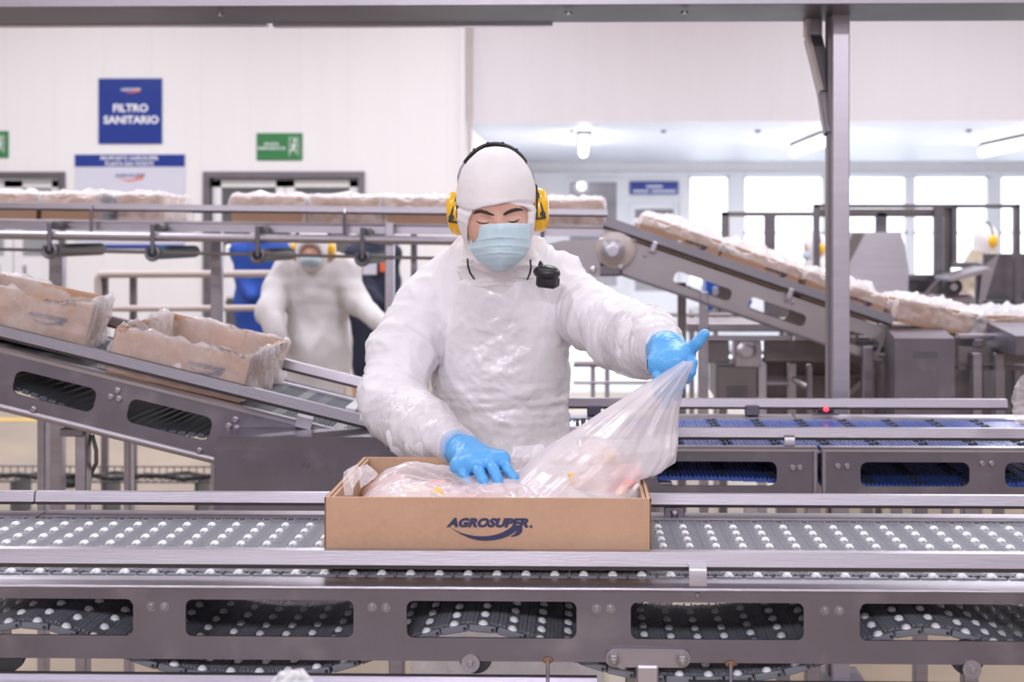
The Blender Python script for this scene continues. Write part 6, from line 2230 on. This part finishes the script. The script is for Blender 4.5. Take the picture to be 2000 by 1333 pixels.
# ================================================================== PEOPLE FARTHER BACK
def figure(label, base, S, hood_mat, coat_mat, mask=True, cups=(True, True), facing=(0, -1), arms_=None, h=.016, apron_=False, extra=None, cap_band=False):
    """smaller standing figure; base = feet centre, S = dict of key points (world)"""
    t = thing('person', label, 'person', base)
    H_, N_, T_, B_, sh = S['head'], S['neck'], S['chest'], S['belly'], S['sh']
    F = Vector((facing[0], facing[1], 0)).normalized()
    side = Vector((-F.y, F.x, 0))
    def limbs(p, o):
        d = 9.0
        for (a, b, c_, r) in arms_ or []:
            q = smin(cap(p, v3(a), v3(b), r + o, r * .9 + o), cap(p, v3(b), v3(c_), r * .9 + o, r * .6 + o), .03)
            d = np.minimum(d, q)
        return d
    def body_f(p):
        d = ell(p, v3(H_), (.078, .09, .115))
        d = smin(d, ell(p, v3(H_ + F * .085 + Vector((0, 0, -.03))), (.016, .02, .022)), .02)
        d = smin(d, cap(p, v3(H_), v3(N_), .055, .058), .03)
        d = smin(d, ell(p, v3(T_), (.15, .10, .21)), .06)
        d = smin(d, ell(p, v3(B_), (.13, .09, .2)), .06)
        d = smin(d, limbs(p, -.02), .03)
        for s in (-1, 1):
            d = smin(d, cap(p, (B_.x + s * .08, B_.y, B_.z - .1), (B_.x + s * .1, B_.y, .08), .07, .045), .04)
            d = smin(d, cap(p, (B_.x + s * .1, B_.y, .06), (B_.x + s * .1 + F.x * .15, B_.y + F.y * .15, .05), .045, .04), .02)
        return d
    def coat_f(p):
        d = ell(p, v3(T_), (.175, .125, .24))
        d = smin(d, cap(p, v3(T_ - side * sh + Vector((0, 0, .13))), v3(T_ + side * sh + Vector((0, 0, .13))), .07), .08)
        d = smin(d, cap(p, v3(N_), v3(T_ + Vector((0, 0, .12))), .075, .10), .06)
        d = smin(d, ell(p, v3(B_), (.165, .125, .24)), .08)
        d = smin(d, cap(p, v3(B_), (B_.x, B_.y, .55), .14, .15), .08)
        d = smin(d, limbs(p, 0), .04)
        return d
    xs = [q for tpl in (arms_ or []) for q in (tpl[0].x, tpl[1].x, tpl[2].x)] + [T_.x - .3, T_.x + .3]
    ys = [q for tpl in (arms_ or []) for q in (tpl[0].y, tpl[1].y, tpl[2].y)] + [T_.y - .2, T_.y + .2]
    ax_, ay_ = axis(min(xs) - .1, max(xs) + .1, h), axis(min(ys) - .12, max(ys) + .12, h)
    put('body', surfnets(body_f, ax_, ay_, axis(0, H_.z + .16, h), 'body'), M_SKIN, t, True, True, 180)
    me = surfnets(coat_f, ax_, ay_, axis(.38, N_.z + .06, h), 'coat')
    displace(me, lambda c: fbm(c * 5, 2) * .008 + ridged(c * np.array([6, 6, 4]), 2, 2.5) * .007)
    put('coat', me, coat_mat, t, True, True, 180)
    if hood_mat:
        def hood_f(p):
            d = smin(ell(p, v3(H_), (.092, .104, .130)), cap(p, v3(H_), v3(N_), .06, .085), .04)
            c_ = H_ + F * .10 + Vector((0, 0, -.03))
            return smax(d, -ell(p, v3(c_), (.062, .062, .055)), .008)
        put('hood', surfnets(hood_f, axis(H_.x - .15, H_.x + .15, .009), axis(H_.y - .16, H_.y + .16, .009), axis(N_.z - .10, H_.z + .16, .009), 'hood'), hood_mat, t, True, True, 180)
    if mask:
        c_ = H_ + F * .045 + Vector((0, 0, -.055))
        me = surfnets(lambda p: ell(p, v3(c_), (.062, .062, .046)), axis(c_.x - .09, c_.x + .09, .008), axis(c_.y - .09, c_.y + .09, .008), axis(c_.z - .08, c_.z + .08, .008), 'mask')
        put('face_mask', me, M_MASK, t, True, True, 180)
    for s, on in zip((-1, 1), cups):
        if on:
            c_ = H_ + side * s * .098 + Vector((0, 0, -.005))
            cp = MB().lathe([(.036, -.02), (.043, -.012), (.044, .002), (.036, .016), (.01, .02)], c_, side * s, 24, (.9, 1.15)).build('ear_cup', M_YEL, t, ang=60)
    if any(cups):
        pts = [H_ + side * (.104 * math.cos(R(a))) + Vector((0, 0, .142 * math.sin(R(a)))) for a in range(8, 175, 12)]
        MB().tube(pts, .007, 8).build('headband', M_BLACK, t, ang=180)
    return t


# worker in white between the lines, leaning over with spread arms
YB2 = 6.3
S = dict(head=P(612, 487, YB2 - .05), neck=P(612, 520, YB2), chest=P(620, 575, YB2 + .02), belly=P(622, 680, YB2 + .02), sh=.17)
figure('second worker in white coat, light blue mask and yellow ear cups behind the raised line', (S['belly'].x, YB2, 0), S, M_HOOD, M_GREYC,
       arms_=[(P(545, 555, YB2), P(528, 610, YB2 - .12), P(545, 665, YB2 - .25), .075), (P(672, 550, YB2), P(700, 592, YB2 - .05), P(752, 640, YB2 - .2), .070)])
# blue-clad and navy-clad people behind
YB3 = 8.6
S = dict(head=P(515, 452, YB3), neck=P(512, 480, YB3), chest=P(508, 525, YB3), belly=P(505, 590, YB3), sh=.15)
figure('person in bright royal blue clothing behind railing, left of second worker', (S['belly'].x, YB3, 0), S, M_HOOD, M_ROYAL, cups=(False, False),
       arms_=[(P(482, 510, YB3), P(476, 545, YB3 - .05), P(490, 580, YB3 - .2), .06), (P(542, 510, YB3), P(556, 545, YB3), P(560, 585, YB3 - .1), .06)])
S = dict(head=P(735, 455, YB3), neck=P(733, 484, YB3), chest=P(728, 530, YB3), belly=P(728, 600, YB3), sh=.14)
nv_ = figure('person in dark navy jacket with orange and white sleeve patch, behind the main worker', (S['belly'].x, YB3, 0), S, M_HOOD, M_NAVY, cups=(True, False),
             arms_=[(P(702, 515, YB3), P(705, 550, YB3 - .12), P(740, 590, YB3 - .2), .065), (P(758, 512, YB3), P(768, 550, YB3), P(762, 590, YB3 - .1), .06)])
c = P(722, 525, YB3 - .17); MB().box(c, (.10, .012, .09), (0, 0, .2), .004).build('white_patch', M_SIGNW, nv_)
c = P(748, 522, YB3 - .16); MB().box(c, (.045, .012, .07), (0, 0, .1), .004).build('orange_patch', M_SIGNO, nv_)
# two people at the far packing machine
YB4 = 9.2
S = dict(head=P(1925, 470, YB4), neck=P(1920, 498, YB4), chest=P(1922, 548, YB4), belly=P(1925, 620, YB4), sh=.11)
figure('person in khaki top and white hood seen from behind at the far right machine', (S['belly'].x, YB4, 0), S, M_HOOD, M_KHAKI, mask=False, facing=(1, .25), cups=(True, True),
       arms_=[(P(1900, 530, YB4), P(1895, 565, YB4), P(1910, 600, YB4 - .2), .055)])
S = dict(head=P(1592, 485, YB4), neck=P(1598, 513, YB4), chest=P(1602, 560, YB4), belly=P(1600, 630, YB4), sh=.11)
figure('person in white with yellow ear cup, partly hidden left of the steel post', (S['belly'].x, YB4, 0), S, M_HOOD, M_GREYC, facing=(-1, -.2), cups=(True, True),
       arms_=[(P(1580, 545, YB4), P(1568, 575, YB4), P(1555, 600, YB4 - .2), .055)])
# small shelf stack by the left doorway and a white cabinet
YC = 9.6
a, b = P(438, 590, YC), P(472, 478, YC)
t = thing('storage_bin', 'white storage bin on dark base beside the doorway, left of blue-clad person', 'bin', ((a.x + b.x) / 2, YC, 0))
MB().span((a.x, YC, a.z + .02), (b.x, YC + .3, b.z), .02).build('bin_body', M_WHITE, t)
MB().span((a.x, YC + .02, 0), (b.x, YC + .28, a.z + .02), .01).build('base', M_CABLE, t)
